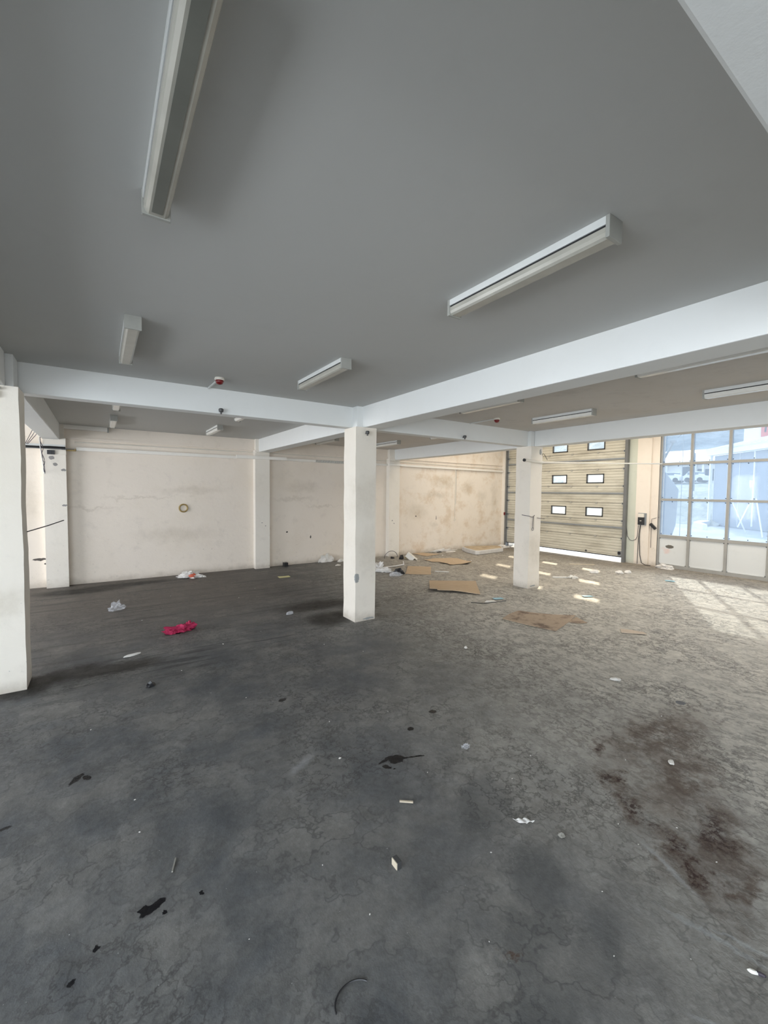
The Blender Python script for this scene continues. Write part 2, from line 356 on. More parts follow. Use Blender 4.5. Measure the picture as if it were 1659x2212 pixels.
M_white = plain('white_enamel', (0.72, 0.73, 0.71), 0.4, 0.06)
M_offw = plain('off_white_plastic', (0.74, 0.70, 0.62), 0.5, 0.06)
M_diff = plain('yellowed_diffuser', (0.44, 0.425, 0.37), 0.28, 0.28, 5)
M_gear = plain('grey_gear_tray', (0.17, 0.172, 0.15), 0.45, 0.2, 5)
M_cap = plain('light_end_cap', (0.36, 0.36, 0.33), 0.45, 0.1)
M_dark = plain('dark_metal', (0.06, 0.06, 0.06), 0.45)
M_black = plain('black_plastic', (0.018, 0.018, 0.02), 0.4)
M_red = plain('red_plastic', (0.17, 0.010, 0.012), 0.3)
M_gal = plain('galvanised_steel', (0.27, 0.29, 0.30), 0.45, 0.15, 6, metal=0.3)
M_track = plain('door_track_steel', (0.16, 0.165, 0.165), 0.5, 0.25, 5)
M_frame = plain('window_frame_paint', (0.36, 0.355, 0.335), 0.5, 0.15, 5)
M_lowp = plaster('window_lower_panel_paint', (0.72, 0.74, 0.74), 0.3, chips=[((14.13, 5.72, .63), (.1, .12, .06))], dark=(0.16, 0.15, 0.13), spots=[((14.13, 5.80, .55), (.1, .13, .12))], stain=(0.80, 0.28, 0.16), low=False, bs=0.08)
M_card = plain('cardboard', (0.52, 0.39, 0.26), 0.85, 0.12, 6)
def dirty_card():
    t = NT('dirty_cardboard', 0.85, 0.2); a = t.noi(3.4, 6, 0.7); b = t.noi(20, 4, 0.6)
    c = t.mix(t.ss(a, 0.48, 0.68), (0.46, 0.36, 0.27), (0.19, 0.14, 0.11)); return t.out(c, b, 0.2, 0.004)
M_card2 = dirty_card(); M_strip = plain('pale_cardboard', (0.60, 0.50, 0.40), 0.85, 0.15, 8)
M_foam = plain('grey_white_foam', (0.62, 0.60, 0.57), 0.8, 0.15, 9)
def mattress_mat():
    t = NT('dusty_mattress_top', 0.85, 0.2); c = t.mix(t.ss(t.noi(4, 5, 0.6), 0.4, 0.7), (0.50, 0.41, 0.29), (0.36, 0.27, 0.18)); return t.out(c, t.noi(30, 3), 0.2, 0.004)
M_matt = mattress_mat()
M_magenta = plain('magenta_cloth', (0.42, 0.022, 0.085), 0.8, 0.3, 25)
M_bag = plain('white_plastic_film', (0.72, 0.70, 0.67), 0.35, 0.15, 20)
M_bagred = plain('red_print', (0.55, 0.10, 0.05), 0.5, 0.2, 20)
M_paper = plain('pale_paper', (0.76, 0.74, 0.69), 0.7, 0.08)
M_yel = plain('yellow_card', (0.62, 0.58, 0.30), 0.7, 0.1)
M_blue = plain('blue_mask_fabric', (0.36, 0.60, 0.70), 0.7, 0.08)
M_trunk = plain('trunking_plastic', (0.84, 0.81, 0.75), 0.4, 0.04)
M_brass = plain('tarnished_brass', (0.36, 0.26, 0.10), 0.45, 0.2, 20, metal=0.4)
M_chip = plain('plaster_chip', (0.72, 0.70, 0.66), 0.8, 0.1)
M_wood = plain('pale_wood', (0.58, 0.50, 0.38), 0.7, 0.15)
M_wire = plain('dark_wire', (0.05, 0.04, 0.055), 0.5)
M_stone = plain('gravel_stone', (0.25, 0.24, 0.21), 0.8, 0.3, 30)
def clear():
    t = NT('crinkled_clear_film', 0.12, 0.6); t.b.inputs['Base Color'].default_value = (0.8, 0.82, 0.86, 1)
    t.b.inputs['Alpha'].default_value = 0.28; return t.m
M_clear = clear()
def door_mat():
    t = NT('sandwich_panel_door', 0.55, 0.4); p = t.pos()
    sp = t.n('ShaderNodeSeparateXYZ'); t.link(p, sp.inputs[0]); z = sp.outputs['Z']
    ph = t.ma('FRACT', t.ma('MULTIPLY', t.ma('SUBTRACT', z, 0.197), 1/0.0939))
    rib = t.ma('MULTIPLY', t.ss(ph, 0.0, 0.09), t.ss(ph, 0.30, 0.18))
    a = t.noi(1.4, 5, 0.65, stretch=(1, 0.7, 2.6)); b = t.noi(9, 4, 0.6)
    c = t.mix(t.ss(a, 0.36, 0.72), (0.65, 0.62, 0.52), (0.46, 0.43, 0.35))
    c = t.mix(t.mul(rib, 0.28), c, (0.22, 0.20, 0.16))
    return t.out(c, bump=t.ma('ADD', t.mul(rib, -1.0), t.mul(b, 0.1)), bs=0.7, bd=0.012)
M_door = door_mat(); M_hinge = plain('dull_hinge_steel', (0.36, 0.35, 0.31), 0.5, 0.1)
def glass(name, tr, tint, alpha_dirt, dc=(0.82, 0.90, 1.0)):
    m = bpy.data.materials.new(name); m.use_nodes = True; nt = m.node_tree; nt.nodes.clear()
    o = nt.nodes.new('ShaderNodeOutputMaterial'); a = nt.nodes.new('ShaderNodeBsdfTransparent'); a.inputs[0].default_value = (*tint, 1)
    d = nt.nodes.new('ShaderNodeBsdfTranslucent'); d.inputs[0].default_value = (*dc, 1)
    g = nt.nodes.new('ShaderNodeBsdfGlossy'); g.inputs['Roughness'].default_value = 0.06
    n = nt.nodes.new('ShaderNodeTexNoise'); n.inputs['Scale'].default_value = 1.6; n.inputs['Detail'].default_value = 5
    ge = nt.nodes.new('ShaderNodeNewGeometry'); nt.links.new(ge.outputs['Position'], n.inputs['Vector'])
    r = nt.nodes.new('ShaderNodeMapRange'); nt.links.new(n.outputs[0], r.inputs[0]); r.inputs[1].default_value = 0.3; r.inputs[2].default_value = 0.7
    r.inputs[3].default_value = alpha_dirt[0]; r.inputs[4].default_value = alpha_dirt[1]
    m1 = nt.nodes.new('ShaderNodeMixShader'); nt.links.new(r.outputs[0], m1.inputs[0]); nt.links.new(a.outputs[0], m1.inputs[1]); nt.links.new(d.outputs[0], m1.inputs[2])
    m2 = nt.nodes.new('ShaderNodeMixShader'); m2.inputs[0].default_value = 0.015; nt.links.new(m1.outputs[0], m2.inputs[1]); nt.links.new(g.outputs[0], m2.inputs[2])
    nt.links.new(m2.outputs[0], o.inputs[0]); return m
M_glass = glass('dusty_glass', 0.6, (0.91, 0.955, 1.0), (0.33, 0.39), (0.22, 0.25, 0.29))
M_poly = glass('added_skylight_sheet', 0.6, (0.5, 0.5, 0.5), (1.0, 1.0), (0.12, 0.12, 0.11))  # dim sheet that keeps direct sun out of the added skylight
M_acry = glass('door_acrylic', 0.7, (1.0, 0.98, 0.94), (0.04, 0.08), (0.6, 0.6, 0.6))

# ------------------------------------------------------------------ room structure
ZC = 3.609; ZB = 3.262; XR = 14.126; ZH = 4.75
XL = -6.0; YF = -5.5
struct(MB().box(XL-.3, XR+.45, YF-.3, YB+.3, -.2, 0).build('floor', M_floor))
struct(MB().box(XL-.3, 3.80, YF-.3, YB+.3, ZC, ZC+.2).build('ceiling', M_ceil))
struct(MB().box(3.80, 8.40, YF-.3, YB+.3, ZC, ZC+.2).build('ceiling', M_ceil2))
struct(MB().box(8.40, 9.4, YF-.3, YB+.3, ZH, ZH+.2).box(13.2, XR+.45, YF-.3, YB+.3, ZH, ZH+.2).box(9.4, 13.2, 10.95, YB+.3, ZH, ZH+.2).box(9.4, 13.2, YF-.3, -3.8, ZH, ZH+.2).box(8.40, 8.52, YF-.3, YB+.3, ZC, ZH).build('ceiling', M_ceil2))
struct(MB().box(XL-.3, XR+.45, YB, YB+.3, 0, ZH).build('wall_back', M_back))
# ring beam shelf along the back wall above the trunking
struct(MB().box(-1.7, XR, YB-.05, YB, 3.30, 3.34).box(-1.7, XR, YB-.018, YB, 3.34, ZH).build('trim_1', M_back))
# unseen walls with assumed wide openings, added to let daylight in
def wall_open(name, ax, c, a0, a1, z1, o0, o1, oz0, oz1, th):
    m = MB()
    def bx(p0, p1, z0, zz):
        if ax == 'x': m.box(c-th, c, p0, p1, z0, zz) if c < 0 else m.box(c, c+th, p0, p1, z0, zz)
        else: m.box(p0, p1, c-th, c, z0, zz)
    bx(a0, o0, 0, z1); bx(o1, a1, 0, z1); bx(o0, o1, 0, oz0); bx(o0, o1, oz1, z1)
    return struct(m.build(name, M_wall))
wall_open('wall_left', 'x', XL, YF-.3, 5.5, ZC, -4.7, 2.9, 0.45, 3.5, .3)
wall_open('wall_left', 'x', XL, 5.5, YB+.3, ZC, 6.9, 11.5, 0.45, 3.5, .3)
wall_open('wall_near', 'y', YF, XL, XR+.45, ZC, -5.6, 1.2, 0.45, 3.5, .3)
def hidden_window(name, ax, c, a0, a1):  # frames for the assumed openings, out of view, added for the daylight
    r = bpy.data.objects.new(name, None); C.objects.link(r); r['kind'] = 'structure'
    r.location = (c, (a0+a1)/2, .45) if ax == 'x' else ((a0+a1)/2, c, .45)
    m = MB(); n = 5
    for i in range(n+1):
        q = a0+.04+(a1-a0-.08)*i/n
        if ax == 'x': m.box(c-.03, c+.03, q-.03, q+.03, .45, 3.5)
        else: m.box(q-.03, q+.03, c-.03, c+.03, .45, 3.5)
    for z in (.48, 2.0, 3.47):
        if ax == 'x': m.box(c-.025, c+.025, a0, a1, z-.03, z+.03)
        else: m.box(a0, a1, c-.025, c+.025, z-.03, z+.03)
    m.build('window_frame', M_frame, r); return r
hidden_window('unseen_window_2', 'x', XL-.15, -4.7, 2.9); hidden_window('unseen_window_3', 'y', YF-.15, -5.6, 1.2); hidden_window('unseen_window_5', 'x', XL-.15, 6.9, 11.5)
m = MB()
for i in range(10): m.box(9.4, 13.2, -3.8+i*1.637-.03, -3.8+i*1.637+.03, ZH+.08, ZH+.14)
w4_ = struct(m.build('added_skylight', M_frame))  # skylight out of view, assumed and added with its fill lamp
MB().box(9.4, 13.2, -3.8, 10.95, ZH+.10, ZH+.12).build('sun_blocking_pane', M_poly, w4_)  # added pane closes the assumed skylight against direct sun
# pilaster walls around door and glazing
DY0, DY1 = 6.985, 11.70           # door opening
GY1 = 6.05                        # glazing starts here and runs towards -y
m = MB().box(XR, XR+.32, DY1, YB+.3, 0, ZH).box(XR, XR+.32, DY0-.08, DY1, 4.45, ZH).box(XR, XR+.32, YF-.3, DY0-.08, 4.25, ZH).box(XR, XR+.32, YF-.3, -4.0, 0, 4.25)
struct(m.build('wall_right', M_wall))
struct(MB().box(XR-.10, XR+.32, 6.665, DY0-.08, 0, 4.45).build('wall_right', M_pilgreen))
struct(MB().box(XR-.10, XR+.32, 6.26, 6.665, 0, 4.45).box(XR-.03, XR+.32, GY1, 6.26, 0, 4.45).build('wall_right', M_wall))
# corner pier between back wall and door
struct(MB().box(13.86, XR, 11.76, YB, 0, ZH).build('wall_right', M_pil))
# pilasters on the back wall
def jag(mb, amp, seed):
    for v in mb.bm.verts: v.co += Vector((noise.noise(v.co*2+Vector((seed, 0, 0))), noise.noise(v.co*2+Vector((0, seed, 0))), 0))*amp
for k, (a, b) in enumerate(((-1.004, -.607), (3.569, 3.976), (8.061, 8.491))):
    struct(MB().box(a, b, 11.712, YB, 0, ZB+.04).box(a+.03, b-.03, 11.74, YB, ZB, ZC).build('trim_%d' % (k+2), M_pil))
# beams
def bmx(n, *b): return struct(MB().box(*b).build(n, M_beam, bevel=0.012))
bmx('beam', -0.80, 3.62, 6.289, 6.50, ZB+.007, ZC+.05)
bmx('beam', 3.78, 8.25, 6.289, 6.50, ZB+.007, ZC+.05)
bmx('beam', 3.672, 4.01, 0.30, 6.16, ZB, ZC+.05)
bmx('beam', 3.68, 4.00, 6.45, YB, ZB-.005, ZC+.05)
bmx('beam', 8.293, 8.62, YF, 6.20, ZB+.001, ZC+.3)
bmx('beam', 8.293, 8.62, 6.45, YB, ZB+.001, ZC+.3)
bmx('beam', -1.02, -0.71, 6.45, YB, ZB, ZC+.05)
bmx('beam', -1.12, -0.80, YF, 5.93, ZB, ZC+.05)
bmx('beam', XL, 8.30, 0.14, 0.46, ZB+.003, ZC+.05)
bmx('beam', 3.672, 4.01, YF, .25, ZB+.006, ZC+.05)
bmx('beam', XL, -1.00, 6.289, 6.50, ZB+.007, ZC+.05)
bmx('beam', 8.50, XR, 6.20, 6.40, 4.30, ZH+.05)
# columns
def column(x0, x1, y0, y1, label, s):
    t = thing('concrete_column', ((x0+x1)/2, (y0+y1)/2, 0), label, 'column', 'square columns carrying the beams')
    mb = MB(); n = 26; ring = []
    for i in range(n+1):
        z = (ZB+.0)*i/n; row = []
        for (x, y) in ((x0, y0), (x1, y0), (x1, y1), (x0, y1)):
            q = Vector((x, y, z)); am = 0.006
            row.append(mb.bm.verts.new(q + Vector((noise.noise(q*1.7+Vector((s, 0, 0))), noise.noise(q*1.7+Vector((0, s, 9))), 0))*am*1.6 + Vector((random.uniform(-1, 1), random.uniform(-1, 1), 0))*.0022))
        ring.append(row)
    for i in range(n):
        for k in range(4): mb.bm.faces.new([ring[i][k], ring[i][(k+1) % 4], ring[i+1][(k+1) % 4], ring[i+1][k]])
    mb.bm.faces.new(ring[0][::-1]); mb.bm.faces.new(ring[-1])
    mb.build('shaft', M_col, t)
    o = MB().box(x0+.045, x1-.04, y0+.05, y1-.04, ZB-.002, ZC).build('capital', M_beam, t, bevel=.008); plab(o, 'white painted upper block between the beams')
    return t
column(3.515, 3.911, 6.084, 6.487, 'square whitewashed column in the middle of the hall, chipped near its foot', 1.0)
column(8.127, 8.53, 6.156, 6.565, 'square whitewashed column in front of the sectional door, with a wire hook', 4.0)
column(-1.085, -0.697, 5.92, 6.294, 'square whitewashed column cut by the left edge of the photo', 7.0)

# ------------------------------------------------------------------ sectional door
dr = bpy.data.objects.new('door_1', None); C.objects.link(dr); dr['kind'] = 'structure'; dr.location = (14.0, 9.34, 0.17)
XD0, XD1 = 14.006, 14.046
wins = [(8.0, .60), (9.35, .595), (10.70, .595)]
H0 = 0.197; PH = 0.5635
def zj(i): return H0 + PH*i
for i in range(8):
    z0, z1 = (0.165 if i == 0 else zj(i)+.005), zj(i+1)-.005
    if z1 > 4.45: z1 = 4.45
    m = MB()
    if i in (2, 4, 6):
        wz0 = z0+.105; wz1 = wz0+.30
        m.box(XD0, XD1, DY0, DY1, z0, wz0); m.box(XD0, XD1, DY0, DY1, wz1, z1)
        ed = [DY0] + sum([[c-h/2, c+h/2] for c, h in wins], []) + [DY1]
        for k in range(0, len(ed), 2): m.box(XD0, XD1, ed[k], ed[k+1], wz0, wz1)
    else: m.box(XD0, XD1, DY0, DY1, z0, z1)
    sec = m.build('door_section', M_door, dr)
    if i in (2, 4, 6):
        for c, h in wins:
            f = MB(); y0, y1 = c-h/2, c+h/2; w_ = .028
            f.box(XD0-.012, XD1, y0-.01, y0+w_, wz0-.01, wz1+.01).box(XD0-.012, XD1, y1-w_, y1+.01, wz0-.01, wz1+.01)
            f.box(XD0-.012, XD1, y0, y1, wz0-.01, wz0+w_).box(XD0-.012, XD1, y0, y1, wz1-w_, wz1+.01)
            fo = f.build('window_frame', M_dark, sec)
            fo.name = 'window_frame'
            MB().box(XD0+.015, XD0+.02, y0+.01, y1-.01, wz0+.01, wz1-.01).build('window_pane', M_acry, sec)
for z in (1.104, 2.217, 3.343):
    MB().box(XD0-.035, XD0, DY0+.02, DY1-.02, z-.026, z+.026).build('reinforcing_strut', M_gal, dr)
for i in range(1, 8):
    MB().box(XD0+.010, XD1-.004, DY0+.01, DY1-.01, zj(i)-.005, zj(i)+.005).build('panel_joint', M_dark, dr)
    for y in (7.93, 8.87, 9.80, 10.75):
        MB().box(XD0-.014, XD0, y-.035, y+.035, zj(i)-.03, zj(i)+.03).build('hinge', M_hinge, dr)
    for y in (DY0+.03, DY1-.03):
        s_ = 1 if y > 9 else -1
        rb = MB().box(XD0-.05, XD0, y-.05, y+.05, zj(i)-.03, zj(i)+.03).build('roller_bracket', M_gal, dr)
        MB().tube([(XD0-.04, y-.02*s_, zj(i)), (XD0-.04, y+.06*s_, zj(i))], .022, 10).build('roller', M_black, rb)
MB().box(XD0-.012, XD1+.005, DY0, DY1, .140, .168).build('bottom_seal', M_black, dr)
bk = MB().box(XD0-.03, XD0, DY0+.0, DY0+.16, .19, .34).build('bottom_bracket', M_gal, dr)
MB().lathe((0, 0, 0), [(.055, 0), (.06, .01), (.05, .035)], 18, Matrix.Translation((XD0-.0, 7.10, .275)) @ Matrix.Rotation(-math.pi/2, 4, 'Y')).build('black_knob', M_black, dr).name = 'knob'
MB().lathe((0, 0, 0), [(.03, 0), (.035, .01), (.03, .03)], 16, Matrix.Translation((XD0-.0, 8.24, .225)) @ Matrix.Rotation(-math.pi/2, 4, 'Y')).build('pull_handle', M_dark, dr)
for s_, y0, y1 in ((1, DY1-.005, DY1+.055), (-1, DY0-.08, DY0+.01)):
    MB().box(XD0-.10, XD0-.02, y0, y1, 0, 4.45).box(XD0-.02, XR, (y0 if s_ < 0 else y1-.02), (y0+.02 if s_ < 0 else y1), 0, 4.45).build('guide_track', M_track, dr)

# ------------------------------------------------------------------ glazed wall
win = bpy.data.objects.new('window_1', None); C.objects.link(win); win['kind'] = 'structure'; win.location = (XR+.06, 1.6, 0)
XG = XR + .05
ms = [GY1-.025] + [5.24 - .885*i for i in range(11)]
ys = [6.03, 5.235, 4.345, 3.45] + [3.45-.89*i for i in range(1, 9)]
yend = ys[-1]
for i, y in enumerate(ys):
    MB().box(XG-.05, XG+.05, y-.032, y+.032, 0.02, 4.24).build('mullion', M_frame, win)
for z, w_ in ((.045, .045), (.935, .045), (2.04, .032), (3.105, .035), (4.21, .04)):
    MB().box(XG-.042, XG+.042, yend, ys[0], z-w_, z+w_).build('transom', M_frame, win)
for i in range(len(ys)-1):
    y1, y0 = ys[i]-.032, ys[i+1]+.032
    MB().box(XG-.012, XG+.012, y0, y1, .09, .89).build('lower_panel', M_lowp, win)
    MB().box(XG-.022, XG-.012, y0+.01, y0+.03, .10, .88).box(XG-.022, XG-.012, y1-.03, y1-.01, .10, .88).box(XG-.022, XG-.012, y0+.01, y1-.01, .86, .88).box(XG-.022, XG-.012, y0+.01, y1-.01, .10, .12).build('panel_bead', M_white, win)
    for z0, z1 in ((.98, 2.008), (2.072, 3.07), (3.14, 4.17)):
        MB().box(XG+.008, XG+.013, y0, y1, z0, z1).build('window_pane', M_glass, win)
        if i < 4:
            for zz in (z0+.03, z1-.03):
                for yy in (y0+.03, (y0+y1)/2+random.uniform(-.1, .1), y1-.03):
                    MB().box(XG-.002, XG+.008, yy-.011, yy+.011, zz-.011, zz+.011).build('fixing_clip', M_black, win)
struct(MB().box(XG-.07, XG+.06, GY1, GY1+.045, 0, 4.25).build('trim_5', plaster('grimy_jamb_paint', (0.60, 0.50, 0.36), 1.0, spots=[((14.1, 6.07, 3.1), (.1, .1, .15)), ((14.1, 6.07, 1.3), (.1, .1, .3)), ((14.1, 6.07, 2.2), (.1, .1, .3))], stain=(0.12, 0.07, 0.05))))

# ------------------------------------------------------------------ ceiling lights
M_diff2 = plain('glare_white_diffuser', (0.80, 0.79, 0.74), 0.22, 0.1, 5)  # whiter diffuser, with window glare painted into its base colour
def make_light(label, ln=1.2, x=0, y=0, z=ZC, glare_white=False, tray=False):
    t = thing('fluorescent_light', (x, y, z), label, 'ceiling light', 'surface mounted fluorescent fittings')
    h = ln/2
    MB().box(x-.058, x+.058, y-h+.015, y+h-.015, z-.042, z).build('housing', M_white, t, bevel=.003)
    MB().box(x-.05, x+.05, y-h+.02, y+h-.02, z-.054, z-.042).build('gasket_slot', M_black, t)
    prof = [(-.054, -.054), (-.054, -.080), (-.048, -.098), (-.034, -.108), (.034, -.108), (.048, -.098), (.054, -.080), (.054, -.054)]
    mb = MB(); a = [mb.bm.verts.new((x+px, y-h+.02, z+pz)) for px, pz in prof]; b = [mb.bm.verts.new((x+px, y+h-.02, z+pz)) for px, pz in prof]
    for i in range(len(prof)): j = (i+1) % len(prof); mb.bm.faces.new([a[i], a[j], b[j], b[i]])
    mb.bm.faces.new(a[::-1]); mb.bm.faces.new(b); bmesh.ops.recalc_face_normals(mb.bm, faces=list(mb.bm.faces))
    mb.build('diffuser', M_diff2 if glare_white else M_diff, t)
    if tray: MB().box(x-.024, x+.022, y-h+.05, y+h-.05, z-.1105, z-.107).build('gear_tray', M_gear, t)
    for s_ in (-1, 1):
        MB().box(x-.062, x+.062, y+s_*(h-.011)-.011, y+s_*(h-.011)+.011, z-.112, z).build('end_cap', M_cap, t, bevel=.004)
    return t
L0 = make_light('long grey fluorescent fitting at top left, nearest the camera', x=.25, y=1.77, tray=True)
L00 = make_light('white fluorescent fitting on the ceiling left of the long right-hand beam, nearer one', x=2.215, y=1.80)
def more(x, y, label, z=ZC, rz=0):
    c = copy_tree(L00); c.location = (x, y, z); c['label'] = label; c.rotation_euler.z = rz; return c
more(.25, 4.66, 'short-looking fluorescent fitting above the left end of the cross beam')
more(2.20, 4.62, 'fluorescent fitting on the ceiling just left of the middle column')
L1 = make_light('bright-edged fluorescent fitting at right edge, the one nearest the long beam', x=5.04, y=1.83, glare_white=True)
def more2(x, y, label):
    c = copy_tree(L1); c.location = (x, y, ZC); c['label'] = label; return c
more2(6.86, 1.83, 'bright-edged fluorescent fitting at right edge, farther one near the glazed wall')
more2(5.03, 4.60, 'fluorescent fitting beyond the long beam, near the red-domed detector')
more2(6.85, 4.56, 'fluorescent fitting directly in front of the column by the door')
more2(.25, 7.86, 'fluorescent fitting half hidden behind the left cross beam, its end showing above the wall ring')
more2(.25, 10.3, 'fluorescent fitting nearest the back wall above the left bay')
more2(2.20, 10.3, 'fluorescent fitting nearest the back wall, left of the second pilaster')
more2(2.20, 7.75, 'fluorescent fitting behind the cross beam left of the middle column, its end just showing')
more2(5.15, 10.5, 'fluorescent fitting seen just left of the middle column head')
more2(6.85, 10.1, 'fluorescent fitting seen just right of the middle column head')
more2(6.87, 7.55, 'fluorescent fitting peeping under the beam right of the middle column')
t = thing('fluorescent_light', (-.24, YB, 3.50), 'pale fluorescent fitting lying along the top of the back wall at left', 'ceiling light', 'surface mounted fluorescent fittings')
MB().box(-.77, .17, YB-.11, YB-.05, 3.515, ZC).build('housing', M_trunk, t, bevel=.004)
MB().box(-.80, -.765, YB-.105, YB-.03, 3.50, ZC).build('end_cap', M_cap, t); MB().box(.165, .20, YB-.105, YB-.03, 3.50, ZC).build('end_cap', M_cap, t)

# ------------------------------------------------------------------ detectors and small fittings
def detector(x, y, label, cable):
    t = thing('alarm_sounder', (x, y, ZC), label, 'alarm', 'red domed alarm sounders')
    MB().lathe((x, y, ZC), [(.055, 0), (.062, -.02), (.055, -.032)], 24).build('base', M_offw, t, smooth=False)
    MB().lathe((x, y, ZC), [(.048, -.032), (.05, -.048), (.036, -.075), (.012, -.084)], 24).build('dome', M_red, t, smooth=True)
    MB().beam((x, y, ZC-.01), (cable[0], cable[1], ZC-.01), .018, .016).build('cable_duct', M_white, t)
detector(1.28, 5.66, 'red-domed alarm on the ceiling above the left cross beam', (1.27, 6.28))
detector(6.28, 5.55, 'red-domed alarm on the ceiling beyond the long beam', (6.30, 6.27))
def pendant(x, y, z, label):
    t = thing('lamp_holder', (x, y, z), label, 'fitting', 'small dark lamp holders on the beams')
    MB().tube([(x, y+.02, z), (x, y-.05, z)], .012, 8).build('stem', M_dark, t)
    MB().lathe((x, y-.055, z), [(.012, -.045), (.014, -.02), (.03, -.012), (.034, .02), (.022, .034)], 14).build('socket', M_dark, t)
pendant(1.427, 6.289, 3.30, 'small dark lamp holder on the left cross beam below the red alarm')
pendant(3.70, 6.084, 3.165, 'small dark lamp holder at the top of the middle column')
pendant(6.125, 6.289, 3.31, 'small dark lamp holder on the cross beam right of the middle column')

# trunking along the back wall
def bar(name, a, b, w_, h, mat, label, cat, group=None): return tag(MB().beam(a, b, w_, h).build(name, mat), label, cat, group)
G = 'white trunking run along the back wall'
yt = YB-.06
bar('cable_trunking', (-.42, yt, 3.085), (3.10, yt, 3.085), .06, .075, M_trunk, 'white cable trunking along the back wall of the left bay', 'trunking', G)
bar('cable_trunking', (3.05, 11.67, 3.095), (4.45, 11.67, 3.095), .06, .085, M_trunk, 'short white trunking length crossing the second pilaster', 'trunking', G)
bar('cable_trunking', (4.45, yt, 3.095), (5.43, yt, 3.095), .06, .07, M_trunk, 'white cable trunking just right of the second pilaster', 'trunking', G)
bar('cable_trunking', (6.75, yt, 3.09), (8.05, yt, 3.09), .06, .06, M_trunk, 'white cable trunking between the middle column and third pilaster', 'trunking', G)
bar('cable_trunking', (8.0, 11.67, 3.10), (8.70, 11.67, 3.10), .06, .06, M_trunk, 'short white trunking length crossing the third pilaster', 'trunking', G)
bar('cable_trunking', (8.60, yt, 3.10), (13.84, yt, 3.07), .06, .06, M_trunk, 'white cable trunking on the back wall of the bay by the door', 'trunking', G)
o = thing('slotted_trunking', (6.1, yt, 3.06), 'open slotted trunking on the back wall left of the middle column', 'trunking')
MB().box(5.43, 6.78, YB-.03, YB-.008, 3.055, 3.135).build('backplate', M_offw, o)
m = MB()
for i in range(28): x = 5.45+i*.047; m.beam((x, YB-.05, 3.06), (x+.03, YB-.05, 3.13), .03, .014)
m.build('fins', M_white, o)
tag(MB().tube([(-.45, YB-.035, 3.235), (3.55, YB-.035, 3.245), (3.6, 11.69, 3.245), (3.95, 11.69, 3.25), (4.0, YB-.035, 3.25), (8.03, YB-.035, 3.225), (8.09, 11.69, 3.22), (8.46, 11.69, 3.22), (8.55, YB-.035, 3.22), (13.85, YB-.035, 3.17)], .014, 8).build('thin_conduit', M_offw), 'thin cream conduit running above the white trunking on the back wall', 'conduit')
t = thing('pull_switch_drop', (11.23, YB, 1.12), 'vertical cable drop hanging from the trunking in the bay by the door', 'cable')
MB().box(11.215, 11.245, YB-.03, YB, 1.72, 3.07).build('duct', M_offw, t)
MB().tube([(11.265, YB-.012, 3.05), (11.26, YB-.012, 1.75)], .006, 6).build('dark_cable', M_wire, t)
MB().tube([(11.23, YB-.015, 1.74), (11.215, YB-.015, 1.2)], .008, 6).build('lower_cable', M_offw, t)
MB().torus((11.215, YB-.018, 1.15), .04, .009, 18, 6).build('end_ring', M_offw, t)

# left end tray and loose wires
t = thing('cable_tray', (-1.15, 11.70, 3.0), 'open metal cable tray with loose black wires at the left end of the back wall', 'cable tray')
MB().beam((-2.6, 11.66, 3.035), (-.68, 11.66, 3.05), .10, .012).beam((-2.6, 11.71, 3.09), (-.62, 11.71, 3.10), .010, .10).build('channel', M_white, t)
MB().beam((-2.6, 11.61, 3.035), (-.45, 11.61, 3.055), .006, .016).build('lip', M_dark, t)
m = MB()
for k in range(6):
    m.tube([(-2.5+i*.27, 11.655+.012*math.sin(i*2+k), 3.052+.014*k*.6+.02*noise.noise(Vector((i*.7, k*3, 0)))) for i in range(8)], .010, 6)
m.build('black_wires', M_black, t)
MB().box(-.60, -.43, 11.80, 11.86, 3.03, 3.075).build('tray_end', M_brass, t)
t = thing('hanging_wires', (-1.02, 11.66, 2.5), 'frayed bundle of wires hanging from the cable tray beside the first pilaster', 'wires')
for k in range(3):
    pts = []
    for i in range(16):
        z = 3.28 - i*.052
        pts.append((-1.05 + .012*k + .03*noise.noise(Vector((i*.35, k*2.1, 1))) + .0045*i, 11.60+.012*noise.noise(Vector((i*.5, k, 7))), z))
    MB().tube(pts, .007, 6).build('wire', M_wire if k else M_white, t)
t = thing('drooping_wires', (-1.3, 11.5, 3.1), 'thin wires drooping from the ceiling onto the tray behind the left column', 'wires')
for k in range(3): MB().tube([(-1.06+k*.05, 11.3, 3.55), (-1.17+k*.04, 11.5, 3.35-.02*k), (-1.28+k*.02, 11.6, 3.12)], .006, 6).build('wire', M_wire, t)
tag(MB().box(-.93, -.80, 11.67, 11.712, 2.93, 3.02).box(-.90, -.85, 11.66, 11.67, 2.94, 3.0).build('junction_box', M_black), 'small open dark junction box under the cable tray', 'junction box')
tag(MB().box(-.72, -.60, 11.67, 11.712, 2.93, 3.02).build('switch_box', M_offw), 'cream switch box at the top right of the first pilaster', 'box')
tag(MB().tube([(-.68, 6.10, 1.712), (-.52, 6.35, 1.755), (-.38, 6.60, 1.80)], .006, 6).build('metal_rod', M_dark), 'thin dark rod sticking out of the left column', 'rod')
t = thing('wall_bracket', (-.87, 5.9, 3.15), 'dirty bracket with dark cable end on the left column head', 'bracket')
MB().box(-1.09, -.835, 5.86, 5.92, 3.215, 3.24).build('shelf', M_white, t); MB().box(-1.09, -.86, 5.87, 5.92, 3.13, 3.20).build('clamp', M_brass, t)

tag(MB().torus((1.773, YB-.02, 1.72), .095, .018, 32, 8).build('brass_ring', M_brass), 'brown ring hanging flat on the back wall of the left bay', 'ring')
